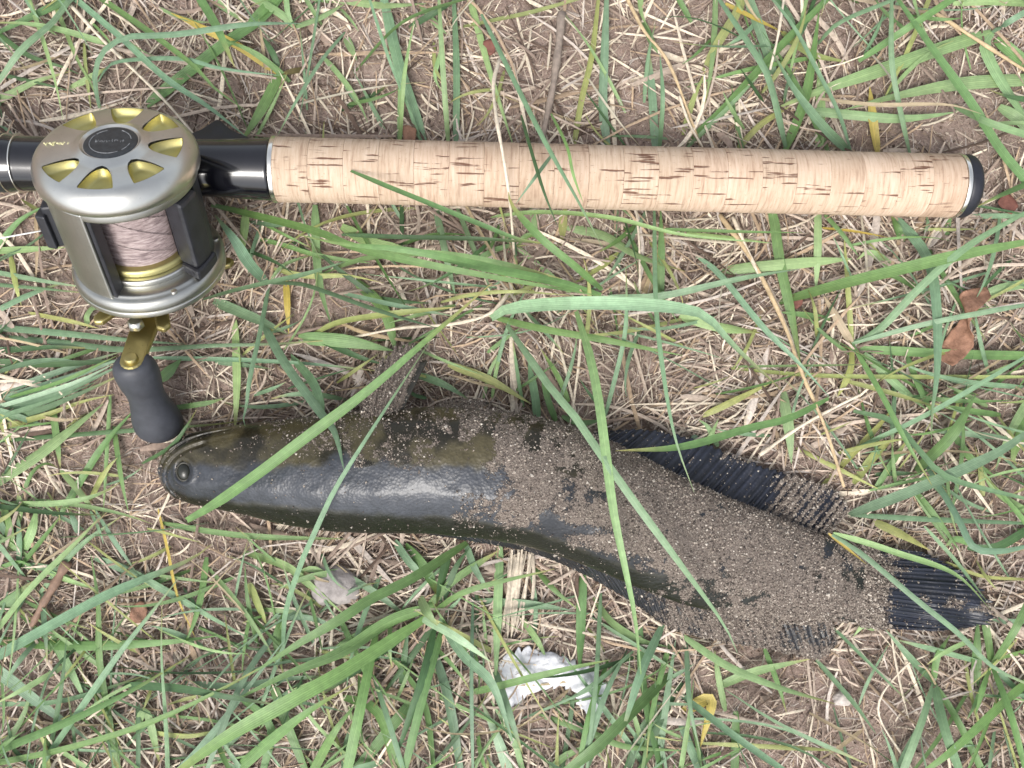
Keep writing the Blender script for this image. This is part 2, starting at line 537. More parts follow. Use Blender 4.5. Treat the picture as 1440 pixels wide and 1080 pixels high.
def build_rod():
    rod = empty('fishing_rod', PA, 'casting rod with cork grip and black butt cap lying above the fish', 'fishing rod', rot=ROT_ROD)
    core = lathe('grip', [(0.1, 0), (11.4, 0), (11.4, GRIP - 1), (.1, GRIP - 1)], BLACKMAT, rod, 40, 'X')
    # cork rings share a few meshes
    nring = 20
    wring = (GRIP - .4) / nring
    protos = []
    for v in range(4):
        prof = rounded([(11.2, .02), (12.6, .02), (12.62, wring - .02), (11.2, wring - .02)], .16, 3)
        k = len(prof)
        xs = np.linspace(.4, wring - .4, 8)
        full = prof[:k // 2] + [(12.62 + .05 * math.sin(q * 2.1 + v), q) for q in xs] + prof[k // 2:]
        protos.append(lathe('cork_ring', full, CORK, core, 72, 'X'))
    for i in range(nring):
        if i < 4: o = protos[i]
        else:
            o = protos[i % 4].copy(); COL.objects.link(o); o.parent = core
        o.location = (i * wring * .001, 0, 0)
        o.rotation_euler = (random.uniform(0, 6.28), 0, 0)
        s = 1 + random.uniform(-.004, .004) + (.008 if i in (0,) else 0)
        o.scale = (1, s, s)
    # bright ring at the seat end
    lathe('winding_check', rounded([(11, -1.7), (13.0, -1.7), (13.0, .1), (11, .1)], .3), STEEL, rod, 80, 'X')
    # butt
    lathe('butt_ring', rounded([(11, GRIP - .2), (12.9, GRIP - .2), (12.95, GRIP + 1.4), (11, GRIP + 1.4)], .3), STEEL, rod, 80, 'X')
    lathe('butt_cap', rounded([(.1, GRIP + 1.2), (12.7, GRIP + 1.2), (12.6, GRIP + 5.3), (10.8, GRIP + 7.2), (.1, GRIP + 7.8)], 1.6, 6), BUTT, rod, 80, 'X')
    # reel seat: black, swelling towards the cork, with a flat where the reel foot sits
    prof = [(.1, -132), (11.2, -132), (11.2, -104), (10.6, -100), (10.6, -60), (11.0, -34), (11.3, -22), (11.7, -12), (12.1, -5), (12.3, -1.8), (.1, -1.8)]
    lathe('reel_seat', rounded(prof, 2.0, 5), BLACK, rod, 72, 'X')
    for xx in (-104.4, -99.6):
        lathe('seat_ring', rounded([(10, xx), (11.5, xx), (11.5, xx + .5), (10, xx + .5)], .2), STEEL, rod, 72, 'X')
    lathe('fore_grip', rounded([(.1, -150), (11.0, -150), (11.35, -126), (11.35, -104.5), (.1, -104.5)], .6), BLACKMAT, rod, 72, 'X')
    # trigger, pointing away from the reel (local +Y)
    poly = [(-46, 6), (-42, 12), (-37, 15.5), (-33.0, 19.0), (-30.4, 23.0), (-28.6, 26.0), (-26.6, 26.4), (-25.2, 24.4), (-21.5, 20.0), (-17, 17.0), (-11, 13.4), (-5, 9), (-16, 6)]
    bm = prism(poly, -5.2, 5.2, 1.3, 3)
    bm_obj('trigger', bm, BUTT, rod, True)
    # pale specks painted on the fore grip
    for (xx, an, rr) in ((-112.5, 100, .55), (-111.8, 62, .7), (-109.5, 38, .6), (-113, 128, .4)):
        a_ = math.radians(an)
        o = lathe('paint_speck', [(.02, .22), (rr * .7, .18), (rr, 0), (rr * .9, -.3)], NYLON, rod, 14)
        q = Vector((xx, 11.35 * math.cos(a_), 11.35 * math.sin(a_)))
        o.rotation_euler = Vector((0, math.cos(a_), math.sin(a_))).to_track_quat('Z', 'Y').to_euler()
        o.location = q * .001
    return rod
ROD = build_rod()

# ------------------------------------------------------------------ baitcasting reel
def make_metal(name, c, rough, streak=1.0, dirt=.35):
    m, nt, b = new_mat(name)
    co = objco(nt)
    nz = noise(nt, 900, 4, .7, co); nz2 = noise(nt, 60, 4, .6, co)
    col = ramp(nt, nz2, [(.3, tuple(v * .82 for v in c)), (.65, c)])
    sp = ramp(nt, nz, [(.64, (1, 1, 1)), (.74, (1 - dirt,) * 3)])
    col = mixc(nt, 1.0, col, sp, 'MULTIPLY')
    nt.links.new(col, b.inputs['Base Color'])
    b.inputs['Metallic'].default_value = 1.0
    rr = N(nt, 'ShaderNodeMapRange'); nt.links.new(nz, rr.inputs[0])
    rr.inputs['To Min'].default_value = rough - .06; rr.inputs['To Max'].default_value = rough + .1
    nt.links.new(rr.outputs[0], b.inputs['Roughness'])
    bump(nt, b, nz, .06, .0002)
    return m
SILVER = make_metal('satin_silver', (.66, .655, .61), .3)
SILVER2 = make_metal('brushed_silver', (.5, .5, .465), .34)
GOLD = make_metal('gold_anodised', (.60, .55, .25), .48, dirt=.15)
BRASS = make_metal('brass_crank', (.50, .42, .18), .42, dirt=.4)
CAP = simple('dark_cap', (.055, .06, .065), .4, metal=.5, var=.3, vscale=500)
CAPMARK = simple('cap_marking', (.2, .21, .22), .5, var=.5, vscale=900)
GOLDINK = simple('gold_ink', (.78, .74, .42), .5)

def make_thread():
    m, nt, b = new_mat('braided_line')
    co = objco(nt)
    mp = N(nt, 'ShaderNodeMapping'); nt.links.new(co, mp.inputs[0]); mp.inputs['Scale'].default_value = (.15, .15, 1)
    n1 = noise(nt, 1500, 3, .6, mp.outputs[0]); n2 = noise(nt, 200, 3, .6, co)
    c = ramp(nt, n1, [(.3, lin(112, 96, 96)), (.55, lin(164, 148, 146)), (.75, lin(196, 182, 178))])
    c = mixc(nt, .5, c, ramp(nt, n2, [(.35, (.75, .72, .7)), (.65, (1, 1, 1))]), 'MULTIPLY')
    nt.links.new(c, b.inputs['Base Color'])
    b.inputs['Roughness'].default_value = .6
    return m
THREAD = make_thread()

INKGREY = simple('grey_ink', (.16, .16, .15), .6)
def bmesh_row(rad, ang, z0, z1):
    rg = random.Random(2); bm = bmesh.new()
    for z in np.arange(z0, z1, .75):
        a = math.radians(ang + rg.uniform(-.5, .5))
        M = Matrix.Rotation(a, 4, 'Z') @ Matrix.Translation((rad, 0, z)) @ Matrix.Diagonal((.08, rg.uniform(.5, 1.1), rg.uniform(.15, .4), 1))
        bmesh.ops.create_cube(bm, size=1.0, matrix=M)
    return bm

def unproj_local(Minv, px, py, z):
    q = Minv @ Vector(P(px, py, z) * .001)
    return np.array(q) * 1000

def build_reel():
    rod_at = PA + AX * (P(209, 232, 29)[0] - PA[0]) / AX[0]
    c = rod_at - np.array(ROT_ROD.col[1]) * 26.5
    reel = empty('fishing_reel', c, 'round silver baitcasting reel with gold windowed side plate and dark crank knob', 'fishing reel', rot=ROT_ROD)
    Minv = (Matrix.Translation(Vector(c) * .001) @ ROT_ROD.to_4x4()).inverted()
    ZT, ZB = 28.5, -27.5
    R1 = 28.7
    # --- side plate with seven windows
    prof = [(.05, ZT + .9), (9.6, ZT + .9), (10.4, ZT + 1.6), (11.3, ZT + 1.3), (12.6, ZT + .35), (14.5, ZT), (23.6, ZT - .5), (25.6, ZT - 1.4), (27.3, ZT - 3.0), (28.4, ZT - 5.2), (R1, ZT - 7.4), (28.5, ZT - 9.2), (27.6, ZT - 10.2), (20, ZT - 10.6), (.05, ZT - 10.6)]
    plate = lathe('side_plate', prof, SILVER, reel, 160)
    def window(scale=1.0, n=10):
        u0, u1 = 12.6, 24.2
        pts = []
        # rounded inner end, flaring sides, arc outside
        side = []
        for t in np.linspace(0, 1, 16):
            u = u0 + (u1 - 1.2 - u0) * t
            wv = 6.3 * (t ** .5) * (1 - .06 * t)
            side.append((u, wv))
        arc = []
        wmax = side[-1][1]; phi = math.asin(wmax / u1) * .97
        for q in np.linspace(phi, -phi, 9): arc.append((u1 * math.cos(q), u1 * math.sin(q)))
        pts = side + arc + [(u, -v) for u, v in side[::-1]][:-1]
        pts = [np.array(p) for p in pts]
        cen = np.array([18.8, 0.0])
        return [cen + (p - cen) * scale for p in pts]
    cut_bm = bmesh.new()
    angs = [math.radians(181 + 45 * k) for k in range(1, 8)]
    for a in angs:
        R = np.array([[math.cos(a), -math.sin(a)], [math.sin(a), math.cos(a)]])
        poly = [R @ p for p in window()]
        b2 = prism(poly, ZT - 4.2, ZT + 4)
        me = bpy.data.meshes.new('t'); b2.to_mesh(me); b2.free(); cut_bm.from_mesh(me); bpy.data.meshes.remove(me)
    cutter = bm_obj('cutter', cut_bm, None, reel)
    mod = plate.modifiers.new('cut', 'BOOLEAN'); mod.object = cutter; mod.operation = 'DIFFERENCE'; mod.solver = 'EXACT'
    bpy.context.view_layer.update()
    dg = bpy.context.evaluated_depsgraph_get()
    me = bpy.data.meshes.new_from_object(plate.evaluated_get(dg))
    plate.modifiers.clear(); plate.data = me
    bpy.data.objects.remove(cutter)
    bmx = bmesh.new(); bmx.from_mesh(me)
    for e in bmx.edges:
        if len(e.link_faces) == 2 and e.calc_face_angle(0) > .7: e.smooth = False
    for f in bmx.faces: f.smooth = True
    bmx.to_mesh(me); bmx.free()
    for a in angs:
        R = np.array([[math.cos(a), -math.sin(a)], [math.sin(a), math.cos(a)]])
        o_ = [R @ p for p in window(.985)]; i_ = [R @ p for p in window(.90)]
        n = len(o_)
        V = [(*p, ZT - .75) for p in o_] + [(*p, ZT - 3.4) for p in i_] + [(*p, ZT - 3.9) for p in [R @ q for q in window(.7)]] + [(*(R @ np.array([18.8, 0])), ZT - 4.0)]
        F = []
        for r_ in range(2):
            for k in range(n): F.append((r_ * n + k, r_ * n + (k + 1) % n, (r_ + 1) * n + (k + 1) % n, (r_ + 1) * n + k))
        for k in range(n): F.append((2 * n + k, 2 * n + (k + 1) % n, 3 * n, 3 * n))
        bm = bmesh.new(); vs = [bm.verts.new(v) for v in V]
        for f in F: bm.faces.new([vs[q] for q in dict.fromkeys(f)])
        ins = bm_obj('window_inset', bm, GOLD, plate, True)
    # cap in the middle
    cap = lathe('centre_cap', rounded([(.05, ZT + 1.55), (7.4, ZT + 1.5), (9.0, ZT + 1.25), (9.5, ZT + .6), (9.5, ZT + .3)], .4), CAP, plate, 80)
    for (a0, a1) in ((150, 305), (318, 352), (15, 70), (112, 146)):
        an = np.radians(np.linspace(a0, a1, 26))
        tube('cap_ring_arc', np.stack([7.0 * np.cos(an), 7.0 * np.sin(an), np.full(26, ZT + 1.5)], 1), .16, CAPMARK, cap, 6)
    def strokes(name, xs, y, h, z, m, parent, seed, slope=0.0, wav=0.0, rot=0.0):
        # worn, unreadable printed marks: a row of short thin strokes
        rg = random.Random(seed); bm = bmesh.new()
        for x in xs:
            if rg.random() < .12: continue
            for q in range(rg.choice((1, 2, 2))):
                w_, h_ = (rg.uniform(.14, .26), h * rg.uniform(.45, 1)) if rg.random() < .6 else (rg.uniform(.35, .6), rg.uniform(.14, .26))
                cx, cyy = x + rg.uniform(-.25, .25), y + slope * x + wav * math.sin(x) + rg.uniform(-.4, .4) * (h - h_)
                M = Matrix.Translation((cx, cyy, z)) @ Matrix.Rotation(rg.uniform(-.35, .35), 4, 'Z') @ Matrix.Diagonal((w_ * 1.2, h_, .36, 1))
                bmesh.ops.create_cube(bm, size=1.0, matrix=Matrix.Rotation(rot, 4, 'Z') @ M)
        return bm_obj(name, bm, m, parent)
    strokes('side_plate_lettering', np.arange(-23.2, -14.4, .85), .7, 1.9, ZT - .2, GOLDINK, plate, 4, .02)
    strokes('cap_lettering', np.arange(-5, 5.2, .8), .2, 1.7, ZT + 1.4, CAPMARK, cap, 9, .08, .2)
    # --- frame under the plate
    lathe('frame_ring', rounded([(20, ZT - 10.4), (26.8, ZT - 10.4), (26.8, ZT - 13.6), (24.6, ZT - 14.4), (20, ZT - 14.4)], .6), SILVER2, reel, 120)
    def wall(name, a0, a1, r0, r1, z0, z1, mat, bev=.7, n=14, parent=reel):
        A0, A1 = math.radians(a0), math.radians(a1)
        poly = [(r1 * math.cos(t), r1 * math.sin(t)) for t in np.linspace(A0, A1, n)] + [(r0 * math.cos(t), r0 * math.sin(t)) for t in np.linspace(A1, A0, n)]
        return bm_obj(name, prism(poly, z0, z1, bev, 2), mat, parent, False)
    wall('pillar', 198, 256, 23.2, 27.0, -22, ZT - 10.6, SILVER2)
    lab = bm_obj('pillar_mark', bmesh_row(27.02, 214, -19, -8), INKGREY, reel)
    wall('inner_post', 256.3, 260, 20.8, 26.2, -21.5, ZT - 12, BLACKMAT, .5, 6)
    wall('frame_back', 62, 118, 21.5, 26.4, -22, ZT - 10.6, BLACKMAT)
    wall('thumb_bar', 329, 351, 17.8, 27.4, -17.5, 13.5, BLACKMAT, 1.6)
    wall('thumb_bar_foot', 326, 353, 19.5, 28.6, -21.2, -16.6, BLACKMAT, 1.0)
    wall('rear_post', 356, 376, 22.5, 25.6, -22, ZT - 10.6, BLACKMAT, .6)
    # foot down to the rod
    bm = prism([(-17, 19), (17, 19), (26, 24), (30, 29), (-30, 29), (-24, 24)], -6.5, 6.5, 1.2, 2)
    bm_obj('reel_foot', bm, BLACKMAT, reel)
    # level wind
    wall('level_wind', 170, 192, 24.5, 31.5, -14, 5, BLACKMAT, 1.0)
    bm = prism([(-33.5, -7.5), (-29.5, -8.5), (-29, -2.5), (-33, -1.5)], -13.5, 2, .7, 2)
    bm_obj('line_guide', bm, BLACKMAT, reel)
    # --- spool
    prof = [(2, 17.2)]
    zs = np.linspace(17.0, -14.6, 260)
    prof = [(12, 17.2)] + [(16.3 - .6 * ((q - 1) / 16) ** 2 + .16 * math.sin(q * 9.0) + .05 * math.sin(q * 23), q) for q in zs] + [(12, -14.8)]
    sp = lathe('spool_line', prof, THREAD, reel, 72)
    lathe('spool_flange', rounded([(13, -14.4), (18.3, -14.6), (19.0, -15.6), (19.0, -17.2), (18.2, -17.8), (13, -17.8)], .5), GOLD, reel, 96)
    lathe('spool_rim', rounded([(13, -17.7), (20.8, -17.9), (20.8, -20.8), (13, -20.8)], .8), SILVER, reel, 96)
    # loose wraps of line across the spool
    for (z0, z1, a0, a1) in ((13.5, 4, 236, 330), (9, -6, 240, 335), (-2, -11, 236, 325)):
        t = np.linspace(0, 1, 24)
        an = np.radians(a0 + (a1 - a0) * t); zz = z0 + (z1 - z0) * t ** 1.4
        pts = np.stack([16.75 * np.cos(an), 16.75 * np.sin(an), zz], 1)
        tube('line_wrap', pts, .16, THREAD, sp, 6)
    # --- handle side plate
    prof = [(.05, -20.4), (23.6, -20.4), (25.4, -20.6), (26.2, -21.4), (27.6, -21.9), (28.4, -22.8), (28.8, -24.2), (28.8, -26.0), (28.2, -26.9), (28.0, -27.6), (28.0, -29.2), (27.0, -30.2), (20, -31.4), (.05, -31.6)]
    hp = lathe('handle_plate', rounded(prof, .45, 3), SILVER2, reel, 160)
    lathe('plate_lip', rounded([(26, -26.6), (28.7, -26.7), (28.7, -28.9), (28.0, -29.6), (26, -29.7)], .35), SILVER, reel, 160)
    for aa in (305, 338, 20, 200):
        a = math.radians(aa)
        s_ = lathe('screw', rounded([(.05, .5), (1.2, .5), (1.2, -.4)], .2), SILVER, hp, 20)
        s_.location = (.0264 * math.cos(a), .0264 * math.sin(a), -.0213)
    # --- star drag
    poly = []
    for k in (237, 289, 20, 90, 160):
        for (da, r) in ((-14, 11), (-6.5, 24), (-5, 29.5), (0, 31.4), (5, 29.5), (6.5, 24), (14, 11)):
            a = math.radians(k + da); poly.append((r * math.cos(a), r * math.sin(a)))
    bm_obj('star_drag', prism(poly, -36.0, -33.4, .8, 2), BRASS, reel)
    lathe('drag_hub', rounded([(.05, -31), (8, -31), (8, -37), (6.4, -39.4), (.05, -39.6)], .6), BRASS, reel, 40)
    # --- crank
    e0 = unproj_local(Minv, 212, 440, 12.0); e1 = unproj_local(Minv, 187, 514, 20.0)
    # bring both ends to crank height in the reel frame
    zc = -40.5
    def at_z(px, py, zl):
        lo, hi = -60.0, 80.0
        for _ in range(50):
            mid = (lo + hi) / 2
            if unproj_local(Minv, px, py, mid)[2] < zl: lo = mid
            else: hi = mid
        return unproj_local(Minv, px, py, mid)
    e1 = at_z(187, 512, zc - 1.2)
    e1w = (Minv.inverted() @ Vector(e1 * .001)) * 1000
    d = e1[:2] / np.linalg.norm(e1[:2]); nrm = np.array([-d[1], d[0]])
    Lc = np.linalg.norm(e1[:2])
    def outline(w0, w1, ext, L):
        pts = []
        for q in np.linspace(-1.57, 1.57, 9): pts.append((L + ext * math.cos(q), w1 * math.sin(q)))
        for q in np.linspace(1.57, 4.71, 9): pts.append((-ext * 1.2 * abs(math.cos(q)), w0 * math.sin(q)))
        return [d * a + nrm * b for a, b in pts]
    bm_obj('crank_arm', prism(outline(6.0, 4.4, 4.4, Lc), zc - 1.3, zc + 1.3, .7, 3), BRASS, reel)
    rv = lathe('crank_rivet', rounded([(.05, 2.2), (2.4, 2.1), (2.7, 1.2), (2.7, 0)], .35), BRASS, reel, 28)
    rv.location = (e1[0] * .001, e1[1] * .001, (zc + 1.0) * .001)
    nut = lathe('crank_nut', rounded([(.05, 3.2), (2.6, 3.1), (3.2, 1.6), (3.2, 0)], .5), SILVER, reel, 6)
    q = at_z(191, 456, zc + 5)
    nut.location = (q[0] * .001, q[1] * .001, (zc + 4) * .001)
    # knob hangs from the arm end, away from the reel
    k0 = np.array([e1[0], e1[1], zc - 1.0])
    k1 = unproj_local(Minv, 228, 607, 2.5)
    kd = k1 - k0; KL = np.linalg.norm(kd); kd /= KL
    prof = [(.05, -1.5), (5.5, -1.2), (7.6, .6), (8.3, 3.5), (8.0, 8), (7.2, 12), (7.3, 16), (8.4, 21), (9.5, 25), (9.9, 28.5), (9.2, 31), (7, 32.6), (.05, 33.2)]
    prof = [(r, z * KL / 33.2) for r, z in prof]
    cc = catmull(prof, 40)
    kn = lathe('crank_knob', [(max(.05, a), b) for a, b in cc], RUBBER, reel, 48)
    Zv = Vector(kd); Xv = Vector((0, 0, 1)).cross(Zv).normalized(); Yv = Zv.cross(Xv)
    Mk = Matrix((Xv, Yv, Zv)).transposed().to_4x4()
    kn.matrix_local = Matrix.Translation(Vector(k0 * .001)) @ Mk @ Matrix.Diagonal((1, .82, 1, 1))
    # --- line running out to the rod tip
    g0 = np.array([-33.2, -6.2, -6.0])
    gw = np.array((Minv.inverted() @ Vector(g0 * .001))) * 1000
    ex = P(-60, 346, gw[2] + 2)
    lp = np.array([np.array(Minv @ Vector((gw * (1 - t) + ex * t) * .001)) * 1000 for t in np.linspace(0, 1, 6)])
    tube('fishing_line', lp, .28, NYLON, reel, 8)
    return reel, Minv

def tube(name, pts, r, mat, parent=None, seg=8, radii=None, lump=None):
    pts = np.asarray(pts, float); n = len(pts)
    tg = np.gradient(pts, axis=0); tg /= np.linalg.norm(tg, axis=1, keepdims=True)
    ref = np.array([0, 0, 1.0]) if abs(tg[0][2]) < .9 else np.array([1.0, 0, 0])
    s = np.cross(tg, ref); s /= np.linalg.norm(s, axis=1, keepdims=True); u = np.cross(s, tg)
    th = np.linspace(0, 2 * np.pi, seg, endpoint=False)
    rr = np.full(n, r) if radii is None else np.asarray(radii)
    rr = np.repeat(rr[:, None], seg, 1)
    if lump is not None: rr = rr * (1 + lump * RNG.normal(size=(n, seg)))
    V = pts[:, None, :] + rr[..., None] * (s[:, None, :] * np.cos(th)[None, :, None] + u[:, None, :] * np.sin(th)[None, :, None])
    F = grid_faces(n, seg, True)
    V = np.vstack([V.reshape(-1, 3), pts[0], pts[-1]])
    caps = [(n * seg, (k + 1) % seg, k, k) for k in range(seg)] + [(n * seg + 1, (n - 1) * seg + k, (n - 1) * seg + (k + 1) % seg, (n - 1) * seg + (k + 1) % seg) for k in range(seg)]
    bm = bmesh.new(); vs = [bm.verts.new(v) for v in V]
    for f in list(map(tuple, F)) + caps: bm.faces.new([vs[q] for q in dict.fromkeys(f)])
    return bm_obj(name, bm, mat, parent, True)
REEL, REEL_INV = build_reel()

# ------------------------------------------------------------------ fish
FISH_ST = np.array([  # px x, belly edge y, back edge y, half thickness mm
    (223.5, 660, 664, .8), (226, 650, 676, 3.0), (232, 637, 689, 5.2), (245, 622, 700, 7.6), (270, 609, 709, 10), (300, 602, 715, 11.6), (345, 596, 724, 13), (400, 590, 738, 14.6),
    (460, 582, 747, 16.4), (520, 576, 750, 17.6), (600, 572, 750, 18.6), (680, 574, 757, 19), (740, 582, 768, 18.6), (800, 598, 786, 17.6), (850, 616, 806, 16.4),
    (900, 641, 828, 15), (960, 672, 850, 13), (1020, 699, 864, 11), (1080, 722, 874, 9), (1130, 742, 876, 7.4), (1165, 757, 872, 6), (1195, 768, 874, 4.6), (1225, 776, 880, 2.6), (1232, 790, 870, 1.2)], float)
FZ = 1.5   # lowest point above the soil

def fish_at(px, t, lower=False):
    """px along the fish, t in -1 (belly edge) .. 1 (back edge): upper skin point in pixel-like units"""
    yt = np.interp(px, FISH_ST[:, 0], FISH_ST[:, 1]); yb = np.interp(px, FISH_ST[:, 0], FISH_ST[:, 2]); hz = np.interp(px, FISH_ST[:, 0], FISH_ST[:, 3])
    return yt, yb, hz

def fish_mud(x, y):
    r1 = fbm(x, y, 60, 4, 3) - .5; r2 = fbm(x, y, 16, 3, 8) - .5
    edge = 715 + np.interp(y, [560, 600, 635, 660, 700, 740, 780, 820], [150, 90, 30, 0, 0, 40, 165, 230])
    m = smooth(-130, 110, x - edge + r1 * 280 + r2 * 120)
    y0 = y; y = y + r1 * 70 + r2 * 30
    head = np.where(y < 648, .30 + .16 * smooth(400, 640, x), .06) * smooth(260, 420, x)
    m = np.maximum(m, head + r1 * .5 * (y < 655))
    y = y0
    for (cx, cy, sx, sy, a, s) in ((672, 668, 34, 20, .9, 0), (820, 737, 55, 9, .75, .05), (870, 800, 55, 13, .95, .45), (1160, 768, 10, 16, .7, 0), (1210, 820, 16, 16, .6, 0), (985, 845, 18, 12, .5, 0)):
        yy = y - cy - s * (x - cx)
        m = m - a * np.exp(-((x - cx) / sx) ** 2 - (yy / sy) ** 2)
    crack = smooth(.10, .02, np.abs(fbm(x, y, 26, 3, 44) - .5)) * smooth(.45, .6, fbm(x, y, 90, 2, 45))
    return np.clip(m + r2 * .3 - .4 * crack - .42 * smooth(.57, .75, fbm(x, y, 30, 4, 46)), 0, 1)

def fish_skin(x, y):
    rg = fbm(x, y, 22, 4, 31) - .5
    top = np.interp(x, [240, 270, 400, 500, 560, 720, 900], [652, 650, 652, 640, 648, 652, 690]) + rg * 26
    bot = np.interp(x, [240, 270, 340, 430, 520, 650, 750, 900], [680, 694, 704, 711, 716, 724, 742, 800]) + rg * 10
    olive = np.array([.06, .05, .024]); dark = np.array([.007, .008, .004]); sky_sheen = np.array([.045, .05, .06])  # blue-grey band is sky sheen on the upward side, painted into the tint
    mot = smooth(.4, .62, fbm(x, y, 40, 3, 51))[:, None]
    ol = olive * (.3 + .95 * mot)
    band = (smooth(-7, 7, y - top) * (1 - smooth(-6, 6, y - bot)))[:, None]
    lowr = smooth(-6, 6, y - bot)[:, None]
    sky_sheen = sky_sheen * (1 - .55 * smooth(720, 780, x))[:, None]
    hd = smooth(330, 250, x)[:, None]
    c = ol * (1 - band) * (1 - lowr) + sky_sheen * band + dark * lowr
    return c * (1 - hd * .35)

MUDC = [lin(146, 136, 125), lin(122, 111, 103), lin(88, 80, 75), lin(170, 159, 147), lin(198, 189, 177)]

def make_skin(name, gloss=.22):
    m, nt, b = new_mat(name)
    co = objco(nt)
    at = N(nt, 'ShaderNodeAttribute', attribute_name='tint')
    md = N(nt, 'ShaderNodeAttribute', attribute_name='mud')
    g = noise(nt, 1400, 4, .75, co); g2 = noise(nt, 420, 4, .65, co); g3 = noise(nt, 120, 3, .6, co)
    vo = N(nt, 'ShaderNodeTexVoronoi'); vo.inputs['Scale'].default_value = 850; nt.links.new(co, vo.inputs['Vector'])
    # mud where the mask and the clumpy noise agree
    s1 = N(nt, 'ShaderNodeMath', operation='MULTIPLY_ADD'); s1.inputs[1].default_value = 1.2; nt.links.new(g2, s1.inputs[0]); nt.links.new(md.outputs['Fac'], s1.inputs[2])
    s2 = N(nt, 'ShaderNodeMath', operation='MULTIPLY_ADD'); s2.inputs[1].default_value = 1.2; nt.links.new(g, s2.inputs[0]); nt.links.new(s1.outputs[0], s2.inputs[2])
    s3 = N(nt, 'ShaderNodeMath', operation='SUBTRACT'); s3.inputs[1].default_value = 1.0; nt.links.new(s2.outputs[0], s3.inputs[0])
    fac = ramp(nt, s3.outputs[0], [(.60, (0, 0, 0)), (.74, (1, 1, 1))])
    mudc = ramp(nt, g, [(.3, lin(78, 69, 64)), (.48, lin(124, 114, 106)), (.62, lin(149, 138, 128)), (.76, lin(192, 182, 170))])
    mudc = mixc(nt, .7, mudc, ramp(nt, g3, [(.35, (.78, .76, .74)), (.65, (1.02, 1, .98))]), 'MULTIPLY')
    sk = mixc(nt, .5, at.outputs['Color'], ramp(nt, g2, [(.35, (.5, .5, .5)), (.65, (1.25, 1.25, 1.25))]), 'MULTIPLY')
    c = mixc(nt, fac, sk, mudc)
    nt.links.new(c, b.inputs['Base Color'])
    rr = N(nt, 'ShaderNodeMapRange'); nt.links.new(fac, rr.inputs[0]); rr.inputs['To Min'].default_value = gloss; rr.inputs['To Max'].default_value = .92
    nt.links.new(rr.outputs[0], b.inputs['Roughness'])
    b.inputs['Specular IOR Level'].default_value = .4
    ct = N(nt, 'ShaderNodeMapRange'); nt.links.new(fac, ct.inputs[0]); ct.inputs['To Min'].default_value = .25; ct.inputs['To Max'].default_value = 0
    nt.links.new(ct.outputs[0], b.inputs['Coat Weight']); b.inputs['Coat Roughness'].default_value = .2
    h1 = N(nt, 'ShaderNodeMath', operation='MULTIPLY'); nt.links.new(fac, h1.inputs[0]); nt.links.new(g, h1.inputs[1])
    h2 = N(nt, 'ShaderNodeMath', operation='MULTIPLY_ADD'); h2.inputs[1].default_value = .16; nt.links.new(vo.outputs['Distance'], h2.inputs[0]); nt.links.new(h1.outputs[0], h2.inputs[2])
    bump(nt, b, h2.outputs[0], .8, .0011)
    return m
SKIN = make_skin('fish_skin', .34)
FINM = make_skin('fin_skin', .42)
EYE = simple('fish_eye', (.012, .013, .008), .3, coat=.15)
EYERING = simple('eye_ring', (.022, .02, .012), .45, var=.3, vscale=900)

